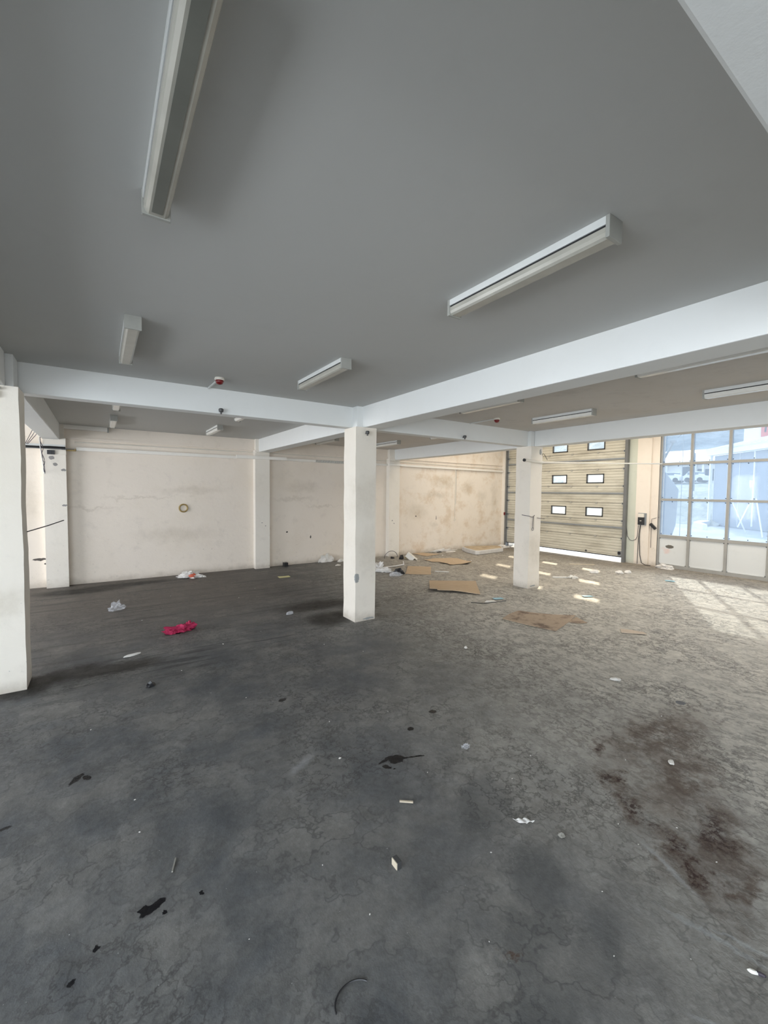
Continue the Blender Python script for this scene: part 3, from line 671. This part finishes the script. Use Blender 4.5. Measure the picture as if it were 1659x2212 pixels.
# corner alarm button
t = thing('call_point', (13.9, 11.76, 1.28), 'small red call point on the pier beside the sectional door', 'alarm button')
MB().box(13.84, 13.94, 11.715, 11.76, 1.28, 1.39).build('box', M_red, t, bevel=.006); MB().box(13.865, 13.915, 11.708, 11.716, 1.305, 1.36).build('button', M_dark, t)

# pole from column to glazing
t = thing('white_pole', (7.85, 6.11, 2.93), 'long thin white pole running from the door column to the glazed wall', 'pole')
pts = [(7.86, 6.13, 2.930), (8.50, 6.12, 2.905)]
MB().tube(pts, .032, 12).build('sleeve', M_offw, t)
MB().tube([(7.845, 6.13, 2.9305), (7.875, 6.13, 2.9295)], .035, 12).build('end_plug', M_black, t)
MB().tube([(8.5, 6.12, 2.905), (9.2, 6.10, 2.93), (10.2, 6.07, 2.965), (11.8, 6.04, 3.03), (14.1, 5.99, 3.118)], [.024, .020, .017, .017, .018], 10).build('tube', M_offw, t)
t = thing('wire_hook', (7.99, 6.10, 1.66), 'bent wire hook tied round the column in front of the door', 'hook')
MB().tube([(8.105, 6.35, 1.69), (8.105, 6.14, 1.67), (8.16, 6.135, 1.652), (8.24, 6.135, 1.652), (8.28, 6.135, 1.69)], .007, 6).build('loop', M_wire, t)
MB().tube([(8.225, 6.135, 1.65), (8.215, 6.135, 1.4)], .005, 6).tube([(8.255, 6.135, 1.65), (8.25, 6.135, 1.38)], .005, 6).torus((8.225, 6.135, 1.37), .03, .005, 14, 5).build('tail', M_wire, t)
tag(MB().tube([(8.38, 6.14, 1.625), (8.60, 6.10, 1.60)], .006, 6).build('nail_wire', M_wire), 'short dark wire on the right face of the door column', 'wire')
tag(MB().tube([(8.51, 6.17, 3.02), (8.53, 6.14, 3.12), (8.57, 6.12, 3.08), (8.66, 6.11, 2.97)], .006, 6).build('tie_wire', M_dark), 'thin tie wire at the top of the door column above the pole', 'wire')

# control box and cords on the pier
XP = XR-.10
t = thing('door_control_box', (XP-.05, 6.46, 1.24), 'black and grey door control box on the pier by the sectional door', 'control box')
MB().box(XP-.02, XP, 6.33, 6.57, 1.235, 1.61).build('back_plate', M_gal, t)
MB().box(XP-.085, XP-.02, 6.38, 6.55, 1.25, 1.48).build('lower_case', M_black, t, bevel=.008)
MB().box(XP-.08, XP-.02, 6.385, 6.545, 1.48, 1.59).build('upper_cover', M_offw, t, bevel=.006)
MB().box(XP-.088, XP-.08, 6.44, 6.49, 1.36, 1.38).build('button', M_offw, t)
yo = 0
tag(MB().tube([(XP-.012, 6.93, 4.0), (XP-.012, 6.925, 2.2), (XP-.012, 6.915, 1.2), (XP-.012, 6.88, .86), (XP-.012, 6.80, .74), (XP-.012, 6.72, .72), (XP-.012, 6.62, .77), (XP-.012, 6.575, .88), (XP-.012, 6.56, 1.22)], .007, 6).build('looped_cable', M_wire), 'thin black cable looping down the pier to the control box', 'cable')
tag(MB().tube([(XP-.012, 6.50, 1.24), (XP-.012, 6.545, .8), (XP-.012, 6.55, .02)], .009, 6).build('floor_cable', M_dark), 'grey cable dropping straight from the control box to the floor', 'cable')
tag(MB().tube([(XP-.02, 6.49, 1.24), (XP-.02, 6.51, .8), (XP-.02, 6.48, .3), (XP-.03, 6.42, .06), (XP-.06, 6.30, .012), (XP-.06, 6.14, .012)], .011, 6).build('black_lead', M_black), 'black lead curling from the control box onto the floor', 'cable')
tag(MB().tube([(XG-.06, 6.02, 1.50), (XR-.06, 6.20, 1.44), (XR-.06, 6.205, 1.30)], .006, 6).build('bent_wire', M_wire), 'bent wire from the window jamb holding the black handset', 'wire')
t = thing('pendant_handset', (XR-.06, 6.17, 1.14), 'black pendant handset hanging by the window jamb', 'handset')
MB().beam((XR-.065, 6.23, 1.29), (XR-.065, 6.08, 1.14), .06, .075).build('case', M_black, t); MB().tube([(XR-.06, 6.205, 1.25), (XR-.06, 6.20, .55)], .006, 6).build('lead', M_wire, t)
t = thing('sensor_box', (XR-.06, 6.28, 3.9), 'small white box high on the pier by the glazing', 'box')
MB().box(XR-.13, XR-.10, 6.27, 6.38, 3.93, 4.04).build('case', M_offw, t); MB().box(XR-.135, XR-.13, 6.31, 6.33, 3.98, 4.01).build('vent', M_dark, t)

# ------------------------------------------------------------------ rubbish on the floor
def curl(fr, amp, seed):
    return lambda x, y: .003 + amp*max(0, noise.noise(Vector((x*2.2, y*2.2, seed)))+.12)
# folded flap carton
t = thing('flattened_carton', (6.8, 7.1, 0), 'flattened tan cardboard carton with folded left flap between the two columns', 'cardboard')
MB().sheet([(6.87, 7.86), (7.633, 7.302), (6.759, 6.319), (6.15, 7.02)], .012, lambda x, y: .01+.035*max(0, 1-((x-6.3)**2+(y-6.9)**2)/.5)+.012*noise.noise(Vector((x*2, y*2, 1))), 6).build('panel', M_card, t)
MB().sheet([(6.70, 7.95), (6.87, 7.86), (6.15, 7.02), (6.04, 7.15)], .010, lambda x, y: .012+.05*max(0, 1-((x-6.12)**2+(y-7.0)**2)/.4), 5).build('flap', M_card, t)
tag(MB().sheet([(7.496, 9.888), (8.009, 9.435), (7.248, 8.54), (6.74, 8.981)], .008, lambda x, y: .004+.01*max(0, noise.noise(Vector((x*2, y*2, 3)))), 5).build('cardboard_sheet', M_card), 'rectangular brown cardboard sheet beside the black bag behind the middle column', 'cardboard')
tag(MB().sheet([(8.60, 10.50), (9.136, 10.62), (9.648, 10.379), (9.60, 9.9), (9.70, 9.468), (9.271, 9.20), (9.05, 9.33), (8.683, 9.38), (8.80, 9.60), (8.70, 9.80), (8.80, 9.95), (8.60, 10.1), (8.66, 10.3)], .008, lambda x, y: .005+.07*max(0, noise.noise(Vector((x*1.6, y*1.6, 8)))+.1)+.06*max(0, 9.55-y), 5).build('torn_cardboard', M_card), 'torn curling piece of brown cardboard in front of the flat one by the wall', 'cardboard')
tag(MB().sheet([(9.169, 11.82), (9.629, 11.84), (9.907, 11.237), (9.224, 11.102)], .008, lambda x, y: .004+.02*max(0, noise.noise(Vector((x*2, y*2, 4)))), 4).build('cardboard_sheet', M_card), 'flat brown cardboard against the foot of the back wall', 'cardboard')
t = thing('cardboard_sheet', (6.3, 4.5, 0), 'large stained brown cardboard sheet lying nearest the camera', 'cardboard')
MB().sheet([(5.786, 4.888), (6.05, 4.99), (6.408, 5.041), (6.52, 4.86), (6.72, 4.62), (6.99, 4.269), (6.35, 4.08), (5.984, 3.983), (5.86, 4.4)], .008, lambda x, y: .004+.02*max(0, noise.noise(Vector((x*1.7, y*1.7, 6))))+.06*max(0, (x-6.78))*2, 6).build('panel', M_card2, t)
MB().sheet([(6.99, 4.25), (6.83, 3.95), (6.66, 4.02), (6.60, 4.16)], .006, lambda x, y: .004, 2).build('flap', M_card2, t)
tag(MB().sheet([(6.985, 3.482), (6.817, 3.382), (6.93, 3.24), (7.053, 3.106), (7.12, 3.19), (7.08, 3.36)], .008, lambda x, y: .004+.012*max(0, noise.noise(Vector((x*4, y*4, 2)))), 3).build('cardboard_strip', M_strip), 'narrow pale cardboard strip on the open floor at right', 'cardboard')
# mattress
t = thing('foam_mattress', (11.9, 10.95, 0), 'grey-white foam mattress lying near the back corner', 'mattress')
P4 = [(11.10, 11.10), (10.93, 10.50), (11.05, 10.42), (12.42, 10.52), (12.80, 10.95), (12.72, 11.15), (11.6, 11.6), (11.30, 11.55)]
MB().prism(P4, 0.005, .15).build('core', M_foam, t, bevel=.03)
MB().prism([(11.16+(p[0]-11.85)*.92+.69, 10.98+(p[1]-10.98)*.90) for p in P4], .15, .158).build('cover', M_matt, t, bevel=.003)

def crum(name, x, y, rx, ry, rz, mat, label, cat, seed=0, rot=0, amp=.5, sub=3, group=None):
    return tag(MB().crumple((x, y, 0.003), rx, ry, rz, rot, amp, seed, sub).build(name, mat), label, cat, group)
t = thing('pink_cloth', (.99, 7.12, 0), 'crumpled magenta cloth on the dark floor of the left bay', 'cloth')
MB().crumple((1.00, 7.13, .003), .20, .085, .085, .15, .75, 14, 4).build('cloth', M_magenta, t)
MB().crumple((1.15, 7.19, .003), .055, .06, .10, .9, .6, 11, 3).build('fold', M_magenta, t)
MB().crumple((.86, 7.07, .003), .07, .05, .06, .2, .6, 12, 3).build('fold', M_magenta, t)
t = thing('plastic_bag', (1.87, 11.36, 0), 'white plastic bag with red print near the back wall of the left bay', 'bag')
MB().crumple((1.83, 11.40, .003), .22, .13, .11, -.3, .7, 3, 4).build('body', M_bag, t)
MB().crumple((1.86, 11.31, .03), .10, .05, .08, -.3, .5, 5, 2).build('print', M_bagred, t)
MB().crumple((2.08, 11.29, .003), .10, .04, .04, -.4, .8, 6, 3).build('handle', M_bag, t)
crum('clear_wrapper', .215, 9.0, .13, .07, .10, M_clear, 'crinkled clear plastic wrapper in the left bay', 'wrapper', 9, .5, .9, 3)
t = thing('film_bundle', (6.5, 9.6, 0), 'tangle of whitish plastic film just right of the middle column', 'plastic film')
MB().crumple((6.33, 9.78, .003), .16, .14, .17, 0, .9, 21, 4).build('bundle', M_bag, t)
MB().crumple((6.42, 9.50, .003), .20, .08, .08, -.7, .9, 22, 4).build('trail', M_bag, t)
MB().tube([(6.45, 9.75, .05), (6.8, 9.98, .03), (7.15, 10.0, .03), (7.42, 9.98, .05), (7.50, 10.12, .12)], [.03, .02, .018, .02, .012], 6).build('ribbon', M_bag, t)
crum('black_bag', 6.60, 9.10, .13, .09, .12, M_black, 'small black plastic bag left of the rectangular cardboard', 'bag', 31, -.5, .5, 3)
crum('crushed_bottle', 6.36, 8.90, .16, .06, .09, M_clear, 'crushed clear bottle in front of the black bag', 'bottle', 33, -.5, .6, 3)
t = thing('tilted_carton', (8.25, 10.95, 0), 'small white box tipped on its side near the third pilaster', 'box')
Mx = Matrix.Translation((8.30, 10.9, .03)) @ Matrix.Rotation(-.75, 4, 'Z') @ Matrix.Rotation(math.radians(38), 4, 'Y')
MB().box(-.14, .14, -.12, .12, 0, .16, Mx).build('body', M_paper, t, bevel=.006)
MB().box(.14, .23, -.12, .12, .15, .156, Mx).build('flap', M_paper, t)
crum('black_scrap', 8.14, 11.08, .09, .07, .12, M_black, 'black scrap leaning behind the tipped white box', 'scrap', 41, 0, .3, 2)
crum('black_scrap', 7.95, 11.33, .07, .06, .06, M_black, 'small black scrap at the foot of the third pilaster', 'scrap', 42, 0, .4, 2)
tag(MB().tube([(7.98+.3*math.cos(a), 11.45+.05*math.cos(a), .22*math.sin(a)+.01) for a in [math.pi*i/12 for i in range(13)]], .008, 6).build('wire_hoop', M_wire), 'thin wire hoop standing before the third pilaster', 'wire')
crum('yellow_scrap', 8.5, 11.2, .14, .08, .06, M_yel, 'yellowish paper scrap beside the tipped white box', 'paper', 43, .3, .6, 2)
tag(MB().sheet([(3.72, 10.38), (4.0, 10.33), (3.98, 10.16), (3.70, 10.18)], .005, lambda x, y: .004+.05*max(0, x-3.9), 3).build('yellow_card', M_yel), 'small yellow card on the floor left of the middle column', 'card')
t = thing('black_block', (4.44, 11.75, 0), 'small black block against the back wall right of the second pilaster', 'block')
MB().box(4.38, 4.50, 11.66, 11.80, 0, .11).build('body', M_black, t, bevel=.006)
crum('white_scrap', 6.20, 11.62, .12, .06, .08, M_paper, 'white paper scrap at the foot of the wall left of the middle column', 'paper', 51, .3, .5, 2)
crum('plaster_lump', 5.78, 11.80, .22, .06, .20, M_chip, 'crumbling plaster lump at the foot of the back wall', 'rubble', 52, 0, .6, 3)
crum('white_scrap', 5.8, 11.05, .09, .05, .03, M_paper, 'torn white scrap on the floor left of the middle column', 'paper', 53, .2, .7, 2)
tag(MB().beam((7.66, 8.86, .012), (7.93, 8.58, .012), .035, .016).build('white_strip', M_paper), 'white strip just right of the rectangular cardboard', 'strip')
tag(MB().beam((12.05, 7.62, .012), (12.62, 7.14, .012), .05, .02).build('pale_strip', M_wood), 'thin pale strip on the floor in front of the door gap', 'batten')  # thin pale strip lying on the floor
def mask(x, y, r, label):
    t = thing('face_mask', (x, y, 0), label, 'face mask')
    Mx = Matrix.Translation((x, y, .012)) @ Matrix.Rotation(r, 4, 'Z')
    MB().box(-.10, .10, -.055, .055, 0, .006, Mx).build('panel', M_blue, t)
    MB().tube([Mx @ Vector(p) for p in ((.10, .05, 0), (.15, .03, 0), (.15, -.03, 0), (.10, -.05, 0))], .003, 5).build('ear_loop', M_white, t)
mask(6.80, 5.87, -.3, 'pale blue face mask near the flap of the folded carton'); mask(8.60, 5.0, -.5, 'pale blue face mask on the floor right of the door column'); mask(11.94, 4.78, -1.1, 'pale blue face mask on the floor in front of the glazed wall')
crum('white_scrap', 6.50, 5.81, .13, .05, .02, M_paper, 'white scrap next to the face mask by the folded carton', 'paper', 54, -.2, .5, 2)
tag(MB().tube([(6.1, 5.95, .008), (6.3, 5.76, .008), (6.6, 5.70, .01), (6.83, 5.68, .008)], .007, 5).build('dark_twig', M_dark), 'dark twig lying before the face mask by the carton', 'twig')
t = thing('torn_wrapper', (10.0, 6.4, 0), 'torn white wrapper on the floor right of the door column', 'wrapper')
MB().beam((9.75, 6.62, .02), (10.05, 6.42, .02), .05, .03).build('roll', M_paper, t); MB().crumple((10.15, 6.33, .003), .13, .07, .05, -.5, .8, 57, 3).build('tail', M_paper, t)
for i, (x, y, s_, l) in enumerate(((11.34, 6.41, .13, 'white plaster lump on the open floor, leftmost of the three before the pier'), (11.886, 6.007, .11, 'white plaster lump on the open floor, middle of the three before the pier'), (12.16, 5.92, .10, 'white plaster lump on the open floor, nearest the pier'))):
    crum('plaster_lump', x, y, s_, s_*.6, s_*.7, M_chip, l, 'rubble', 60+i, -.5, .4, 2)
crum('clear_bag', 13.85, 5.70, .10, .22, .11, M_bag, 'crumpled pale bag at the foot of the glazed wall', 'bag', 64, 0, .6, 3)
crum('rubbish_heap', 13.3, 11.35, .28, .10, .09, M_bag, 'heap of pale plastic in the gap at the corner of the door', 'rubbish', 65, -.3, .8, 3)
crum('film_scraps', 10.5, 11.80, .45, .05, .06, M_bag, 'crushed whitish film strewn along the foot of the back wall', 'plastic film', 66, -.05, .9, 4)
crum('dark_scrap', 10.25, 11.62, .12, .05, .03, M_black, 'small dark scrap at the wall behind the cardboard', 'scrap', 67, 0, .5, 2)
crum('paper_scrap', 10.72, 11.5, .22, .10, .02, M_bag, 'flat pale scrap left of the foam mattress', 'paper', 68, 0, .5, 2)
crum('blue_cap', 2.767, 7.097, .075, .045, .05, M_clear, 'tiny crushed clear cup on the floor left of the middle column', 'cup', 70, .4, .5, 2)
# small debris near the camera
t = thing('wood_offcut', (1.41, 1.93, 0), 'small dark wooden block standing on the floor in the foreground', 'wood block')
MB().box(1.395, 1.425, 1.90, 1.955, 0, .045).build('block', M_dark, t, bevel=.002); MB().box(1.391, 1.3955, 1.902, 1.953, .002, .043).build('pale_face', M_wood, t)
t = thing('paper_fan', (2.31, 1.73, 0), 'folded pale paper scrap in the right foreground', 'paper')
MB().sheet([(2.26, 1.78), (2.29, 1.72), (2.37, 1.69), (2.33, 1.745)], .003, lambda x, y: .004+.012*abs(math.sin(x*80)), 5).build('leaf', M_bag, t)
crum('pebble', 2.42, 1.524, .022, .018, .022, M_stone, 'pebble with pale tip in the right foreground', 'pebble', 80, 0, .5, 2)
tag(MB().beam((1.725, 2.335, .008), (1.80, 2.275, .008), .012, .010).build('wood_splinter', M_wood), 'pale wooden splinter beside the grey patch in the foreground', 'splinter')
tag(MB().beam((.335, 2.69, .005), (.305, 2.60, .005), .008, .007).build('wood_splinter', M_stone), 'thin grey stick on the dark floor at lower left', 'splinter')
crum('glass_shard', 3.853, 1.475, .035, .022, .014, M_paper, 'bright white shard right of the brown oil trail', 'shard', 81, .5, .4, 2)
crum('foil_scrap', 2.591, 2.554, .035, .025, .012, M_clear, 'crinkled foil scrap in the middle of the foreground', 'foil', 82, .2, .9, 3)
crum('white_scrap', 4.256, 4.234, .035, .025, .02, M_paper, 'white folded scrap in front of the middle and right columns', 'paper', 83, .8, .4, 2)
t = thing('shell_scrap', (2.464, .57, 0), 'white shell-like scrap at the lower right edge', 'scrap')
MB().crumple((2.46, .575, .003), .022, .010, .012, -1.0, .4, 84, 2).build('pale_half', M_paper, t); MB().crumple((2.475, .555, .003), .026, .010, .010, -1.0, .4, 85, 2).build('dark_half', M_wire, t)
tag(MB().tube([(.785+.10*(1-math.cos(a))*.9, 1.49+.07*math.sin(a), .006) for a in [math.pi*i/14*.85 for i in range(15)]], .004, 6).build('bent_rubber', M_black), 'curved black rubber strip at the bottom of the photo', 'strip')
crum('black_nugget', .429, 5.278, .05, .035, .04, M_black, 'black lump on the floor right of the left column', 'lump', 86, .3, .5, 2)
crum('pale_flake', .31, 6.40, .10, .03, .02, M_chip, 'pale flake on dark streaks between left column and pink cloth', 'flake', 87, .3, .5, 2)
crum('white_flakes', 5.028, 2.537, .06, .03, .02, M_chip, 'pale flake on the veined floor at right', 'flake', 88, -.9, .6, 2)
# scattered chips, each its own object
random.seed(5)
base_chip = tag(MB().crumple((0, 0, 0), .014, .010, .008, 0, .6, 90, 1).build('plaster_crumb', M_chip, origin=(0, 0, 0)), 'tiny pale plaster crumb scattered on the concrete floor', 'crumb', 'plaster crumbs scattered over the floor')
base_chip.location = (1.6, 3.0, .002)
spots_ = [(1.0, 2.1), (2.1, 2.4), (2.6, 2.1), (3.0, 2.2), (1.2, 4.5), (.9, 4.8), (.2, 3.3), (.1, 3.0), (1.8, 3.6), (3.3, 3.0), (2.3, 3.4), (2.9, 1.3), (3.2, 1.1), (3.1, .95), (2.7, 1.15), (1.5, 1.4), (1.2, 1.7), (2.2, 1.2), (3.6, 1.75), (4.2, 1.4), (4.6, 1.9), (5.2, 2.2), (5.6, 2.1), (1.9, 1.75), (.6, 2.0), (-.1, 4.6), (.8, 5.6), (1.4, 6.2), (2.0, 6.4), (2.6, 5.4), (3.0, 4.9), (5.1, 3.6), (5.9, 3.1), (7.4, 2.63), (7.2, 2.9), (8.2, 3.1), (1.1, 9.6), (.6, 8.0), (2.3, 8.7), (2.9, 9.4), (5.2, 9.9), (4.7, 9.0), (7.9, 8.0), (8.9, 8.8), (9.4, 8.3), (2.35, .75), (2.0, .62), (2.05, .95)]
for (x, y) in spots_:
    c = base_chip.copy(); C.objects.link(c); far = math.hypot(x, y)
    k = random.uniform(.4, .9)*(0.28+far*.13); c.scale = (k, k*random.uniform(.6, 1), k)
    c.location = (x+random.uniform(-.08, .08), y+random.uniform(-.08, .08), .002); c.rotation_euler.z = random.uniform(0, 6)
for i in range(46):  # pale bits strewn to imitate sun glitter on the floor
    c = base_chip.copy(); C.objects.link(c); k = random.uniform(.8, 2.0); c.scale = (k, k, k)
    c['label'] = 'tiny pale bit standing for sun glitter on the floor before the glazed wall'; c['group'] = 'pale bits standing for sun glitter before the glazed wall'
    c.location = (11.55+random.gauss(0, .16)+i*.004, 4.15-i*.017+random.gauss(0, .05), .002)
for i in range(14):
    c = base_chip.copy(); C.objects.link(c); k = random.uniform(.8, 2.4); c.scale = (k*1.6, k, k)
    c['label'] = 'small pale scrap scattered between the cardboard pieces and the back wall'; c['group'] = 'scraps scattered by the back wall'
    c.location = (random.uniform(8.0, 10.8), random.uniform(9.2, 11.4), .002); c.rotation_euler.z = random.uniform(0, 6)

# ------------------------------------------------------------------ outside
def ground_mat():
    t = NT('pale_yard_concrete', 0.9, 0.1); a = t.noi(.25, 5, .6); b = t.noi(2.0, 5, .65)
    c = t.mix(t.ss(a, .35, .7), (0.62, 0.61, 0.59), (0.50, 0.50, 0.49)); c = t.mix(t.mul(t.ss(b, .5, .75), .4), c, (0.40, 0.40, 0.39)); return t.out(c, b, .3, .05)
def terr_mat(name, a_, b_, s1, s2, bd=.3):
    t = NT(name, 0.95, 0.05); a = t.noi(s1, 6, .7); b = t.noi(s2, 5, .7)
    c = t.mix(t.ss(a, .38, .65), a_, b_); c = t.mix(t.mul(t.ss(b, .5, .65), .6), c, tuple(x*.55 for x in a_)); return t.out(c, b, .6, bd)
M_ground = ground_mat()
M_bank = terr_mat('rubble_bank', (0.56, 0.55, 0.49), (0.38, 0.39, 0.33), .5, 2.2)
M_hill = terr_mat('scrub_hillside', (0.34, 0.36, 0.36), (0.19, 0.22, 0.23), .16, .7, 1.5)
M_bwall = plain('grey_blue_cladding', (0.33, 0.36, 0.40), 0.6, .1, 2)
M_bwhite = plain('white_trim', (0.84, 0.84, 0.83), 0.5, .05)
M_roof = plain('light_metal_roof', (0.72, 0.72, 0.71), 0.5, .1, 3)
M_ware = plain('white_warehouse', (0.74, 0.74, 0.73), 0.6, .08, 1)
M_open = plain('dark_opening', (0.10, 0.12, 0.14), 0.8, .3, 2)
M_sign = plain('faded_red_sign', (0.62, 0.17, 0.13), 0.5, .1, 3)
o = tag(MB().box(XR+.45, 37.5, -40, 40, -.25, -.02).box(XR+.32, XR+.45, -40, 40, -.2, -.01).build('yard', M_ground), 'pale concrete yard outside the glazing', 'yard'); o['kind'] = 'structure'
# terrain rising behind the yard
def terrain(name, x0, x1, y0, y1, nx, ny, hf, mat):
    mb = MB(); g = [[mb.bm.verts.new((x0+(x1-x0)*i/nx, y0+(y1-y0)*j/ny, hf(x0+(x1-x0)*i/nx, y0+(y1-y0)*j/ny))) for j in range(ny+1)] for i in range(nx+1)]
    for i in range(nx):
        for j in range(ny): mb.bm.faces.new([g[i][j], g[i+1][j], g[i+1][j+1], g[i][j+1]])
    return struct(mb.build(name, mat, smooth=True))
def lerp(x, P):
    for (a, b), (c, d) in zip(P, P[1:]):
        if x <= c: return b+(d-b)*max(0, x-a)/(c-a)
    return P[-1][1]
terrain('bank', 34.5, 75, 11.6, 60, 70, 80, lambda x, y: -.1 + lerp(x, [(34.5, -.1), (36.3, .15), (40, 1.5), (43, 2.55), (50, 3.0), (60, 3.95), (75, 4.2)]) + .22*noise.noise(Vector((x*.9, y*.9, 0)))*(1 if x < 44 else .3), M_bank)
terrain('hillside', 75, 230, -30, 190, 60, 60, lambda x, y: 4.0+(x-75)*.42+3.5*noise.noise(Vector((x*.03, y*.03, 0)))+1.2*noise.noise(Vector((x*.15, y*.15, 3))), M_hill)
# far warehouse
t = thing('warehouse', (64, 24, 3.8), 'long low white warehouse with dark open doorways below the hillside', 'building')
MB().box(61, 75, 12, 40, 3.4, 6.0).build('wall', M_ware, t)
MB().prism([(60.2, 6.0), (60.2, 6.25), (75.5, 9.0), (75.5, 6.0)], 11.5, 41, Matrix(((1, 0, 0, 0), (0, 0, 1, 0), (0, 1, 0, 0), (0, 0, 0, 1)))).build('roof', M_roof, t)
for a, b, z1 in ((23.54, 22.3, 5.65), (21.9, 21.35, 5.35), (21.1, 20.2, 5.3), (27.5, 26.4, 5.6)):
    MB().box(60.92, 61.0, b, a, 3.9, z1).build('doorway', M_open, t)
for y in (30, 25.2, 22.0, 21.2): MB().box(60.5, 60.7, y-.1, y+.1, 3.6, 6.05).build('post', M_bwhite, t)
M_carw = plain('white_car_paint', (0.72, 0.73, 0.74), 0.35, .03); M_card_ = plain('dark_car_glass', (0.18, 0.22, 0.26), 0.3, .05)
for i, (x, y, l) in enumerate(((56, 22.6, 'white car parked before the far warehouse, left of the post'), (56, 20.2, 'grey van parked before the far warehouse, right of the post'))):
    t = thing('parked_car', (x, y, 3.55), l, 'car', 'vehicles by the far warehouse')
    pr_ = [(-1.0, .25), (-1.0, .75), (-.55, .85), (-.3, 1.25), (.5, 1.25), (.85, .85), (1.0, .75), (1.0, .25)]
    Mx = Matrix.Translation((x, y, 3.55)) @ Matrix(((0, 0, 1, 0), (1, 0, 0, 0), (0, 1, 0, 0), (0, 0, 0, 1)))
    MB().prism(pr_, -.8, .8, Mx).build('body', M_carw, t); MB().box(x-.82, x+.82, y-.45, y+.6, 3.55+.88, 3.55+1.15).build('window', M_card_, t)
    for yy in (-.6, .6):
        MB().tube([(x-.84, y+yy, 3.85), (x+.84, y+yy, 3.85)], .28, 14).build('wheel', M_black, t)
# neighbouring building
A = Vector((37.1, 12.3, 0)); D = Vector((-.668, -.745, 0)); N = Vector((-.745, .668, 0))
MW = Matrix((D, -N, Vector((0, 0, 1)))).transposed().to_4x4(); MW.translation = A   # local x along facade, y into building
t = thing('neighbour_building', A, 'pale metal-roofed building with blue-grey cladding across the yard', 'building')
MB().box(0, 12, 0, 9, 0, 5.0, MW).build('wall', M_bwall, t)
MB().box(-.3, 12.3, -.45, -.05, 5.02, 5.38, MW).build('fascia', M_bwhite, t)
m = MB(); v = [m.bm.verts.new(MW @ Vector(p)) for p in ((-.35, -.5, 5.38), (12.4, -.5, 5.38), (12.4, 5, 6.7), (-.35, 5, 6.7), (-.35, -.5, 5.46), (12.4, -.5, 5.46), (12.4, 5, 6.78), (-.35, 5, 6.78))]
for f in [(3,2,1,0),(4,5,6,7),(0,1,5,4),(1,2,6,5),(2,3,7,6),(3,0,4,7)]: m.bm.faces.new([v[i] for i in f])
for i in range(30): x = -.2+i*.42; m.beam(MW @ Vector((x, -.5, 5.48)), MW @ Vector((x, 5, 6.80)), .05, .05)
m.build('roof', M_roof, t)
MB().box(-.15, .0, -.25, -.1, .1, 5.1, MW).build('downpipe', M_bwhite, t)
for x in (4.05, 7.6, 10.8): MB().box(x, x+.09, -.06, 0, .2, 5.0, MW).build('joint_strip', M_bwhite, t)
for x in (0.05, 1.5, 2.7): MB().box(x, x+.03, -.03, 0, .1, 5.0, MW).build('panel_seam', M_roof, t)
MB().box(3.9, 4.05, -.15, -.02, 2.7, 3.15, MW).build('meter_box', M_bwhite, t)
t = thing('rooftop_signboard', (52, 13, 5), 'faded red signboard with dark lettering on a white wall above the metal roof', 'sign')
MB().box(50, 50.5, 11.2, 14.4, 3.5, 11.2).build('wall', M_bwhite, t)
sg = MB().box(49.9, 50, 10.9, 13.15, 7.5, 11.4).build('board', M_sign, t)
m = MB()
lx = 49.88
for a, b in (((12.85, 7.9), (12.75, 9.3)), ((12.75, 9.3), (12.45, 8.2)), ((12.45, 8.2), (12.15, 9.4)), ((12.15, 9.4), (12.0, 7.9))): m.beam((lx, *a), (lx, *b), .03, .12)
m.build('lettering', M_dark, sg)
# props leaning, ground rubble in shade
for i, (a, b, l) in enumerate((((30.5, 9.22, 1.95), (31.5, 8.75, -.02), 'white pole leaning against the neighbour, leftmost of the three'), ((30.0, 8.15, 2.0), (29.6, 8.6, .4), 'white pole leaning to the left, middle of the three'), ((30.0, 7.95, 2.0), (28.6, 7.25, -.02), 'white pole leaning against the neighbour, rightmost of the three'))):
    tag(MB().tube([a, b], .035, 8).build('leaning_pole', M_bwhite), l, 'pole', 'white poles leaning in the yard')
mb = MB(); mb.crumple((29.4, 6.0, -.05), 1.8, .6, 1.0, .85, .5, 4, 4); tag(mb.build('rubble_heap', terr_mat('shaded_rubble', (0.30, 0.28, 0.30), (0.18, 0.17, 0.19), 1, 3)), 'low rubble heap at the foot of the neighbouring building', 'rubble')
tag(MB().prism([(36.9, 12.6), (36.6, 12.9), (33.9, 12.3), (31.8, 11.0), (31.9, 10.8), (34.0, 11.9), (36.6, 12.2)], -.02, .32).build('kerb', M_bwhite), 'curved pale kerb at the corner of the neighbouring building', 'kerb')
t = thing('slanted_post', (20, 10.2, 0), 'grey slanted post with clamp standing in the yard beyond the first pane', 'post')
MB().tube([(20, 10.25, -.02), (20, 8.45, 3.66), (20, 8.08, 4.42)], .045, 10).build('pole', M_gal, t); MB().box(19.93, 20.07, 8.0, 8.2, 4.36, 4.46).build('clamp', M_gal, t)
tag(MB().tube([(22, 8.5, -.02), (22, 8.5, 5.0)], .014, 8).tube([(22, 8.5, 5.0), (22, 8.75, 4.8)], .02, 6).build('thin_mast', M_gal), 'thin vertical mast beyond the first pane', 'mast')
tag(MB().tube([(44, 16.05, 2.5), (44, 16.05, 5.9)], .06, 8).build('lamp_post', M_gal), 'slim grey post in front of the far warehouse', 'post')
o = MB().prism([(8.02, 3.2), (7.55, 2.55), (7.45, 2.4), (7.5, 1.0), (7.75, -.02), (8.02, -.02)], 19.0, 19.03, Matrix(((0, 0, 1, 0), (1, 0, 0, 0), (0, 1, 0, 0), (0, 0, 0, 1))))
tag(o.build('leaning_sheet', M_bwall), 'blue-grey sheet standing in the yard at the left edge of the glazing', 'sheet')
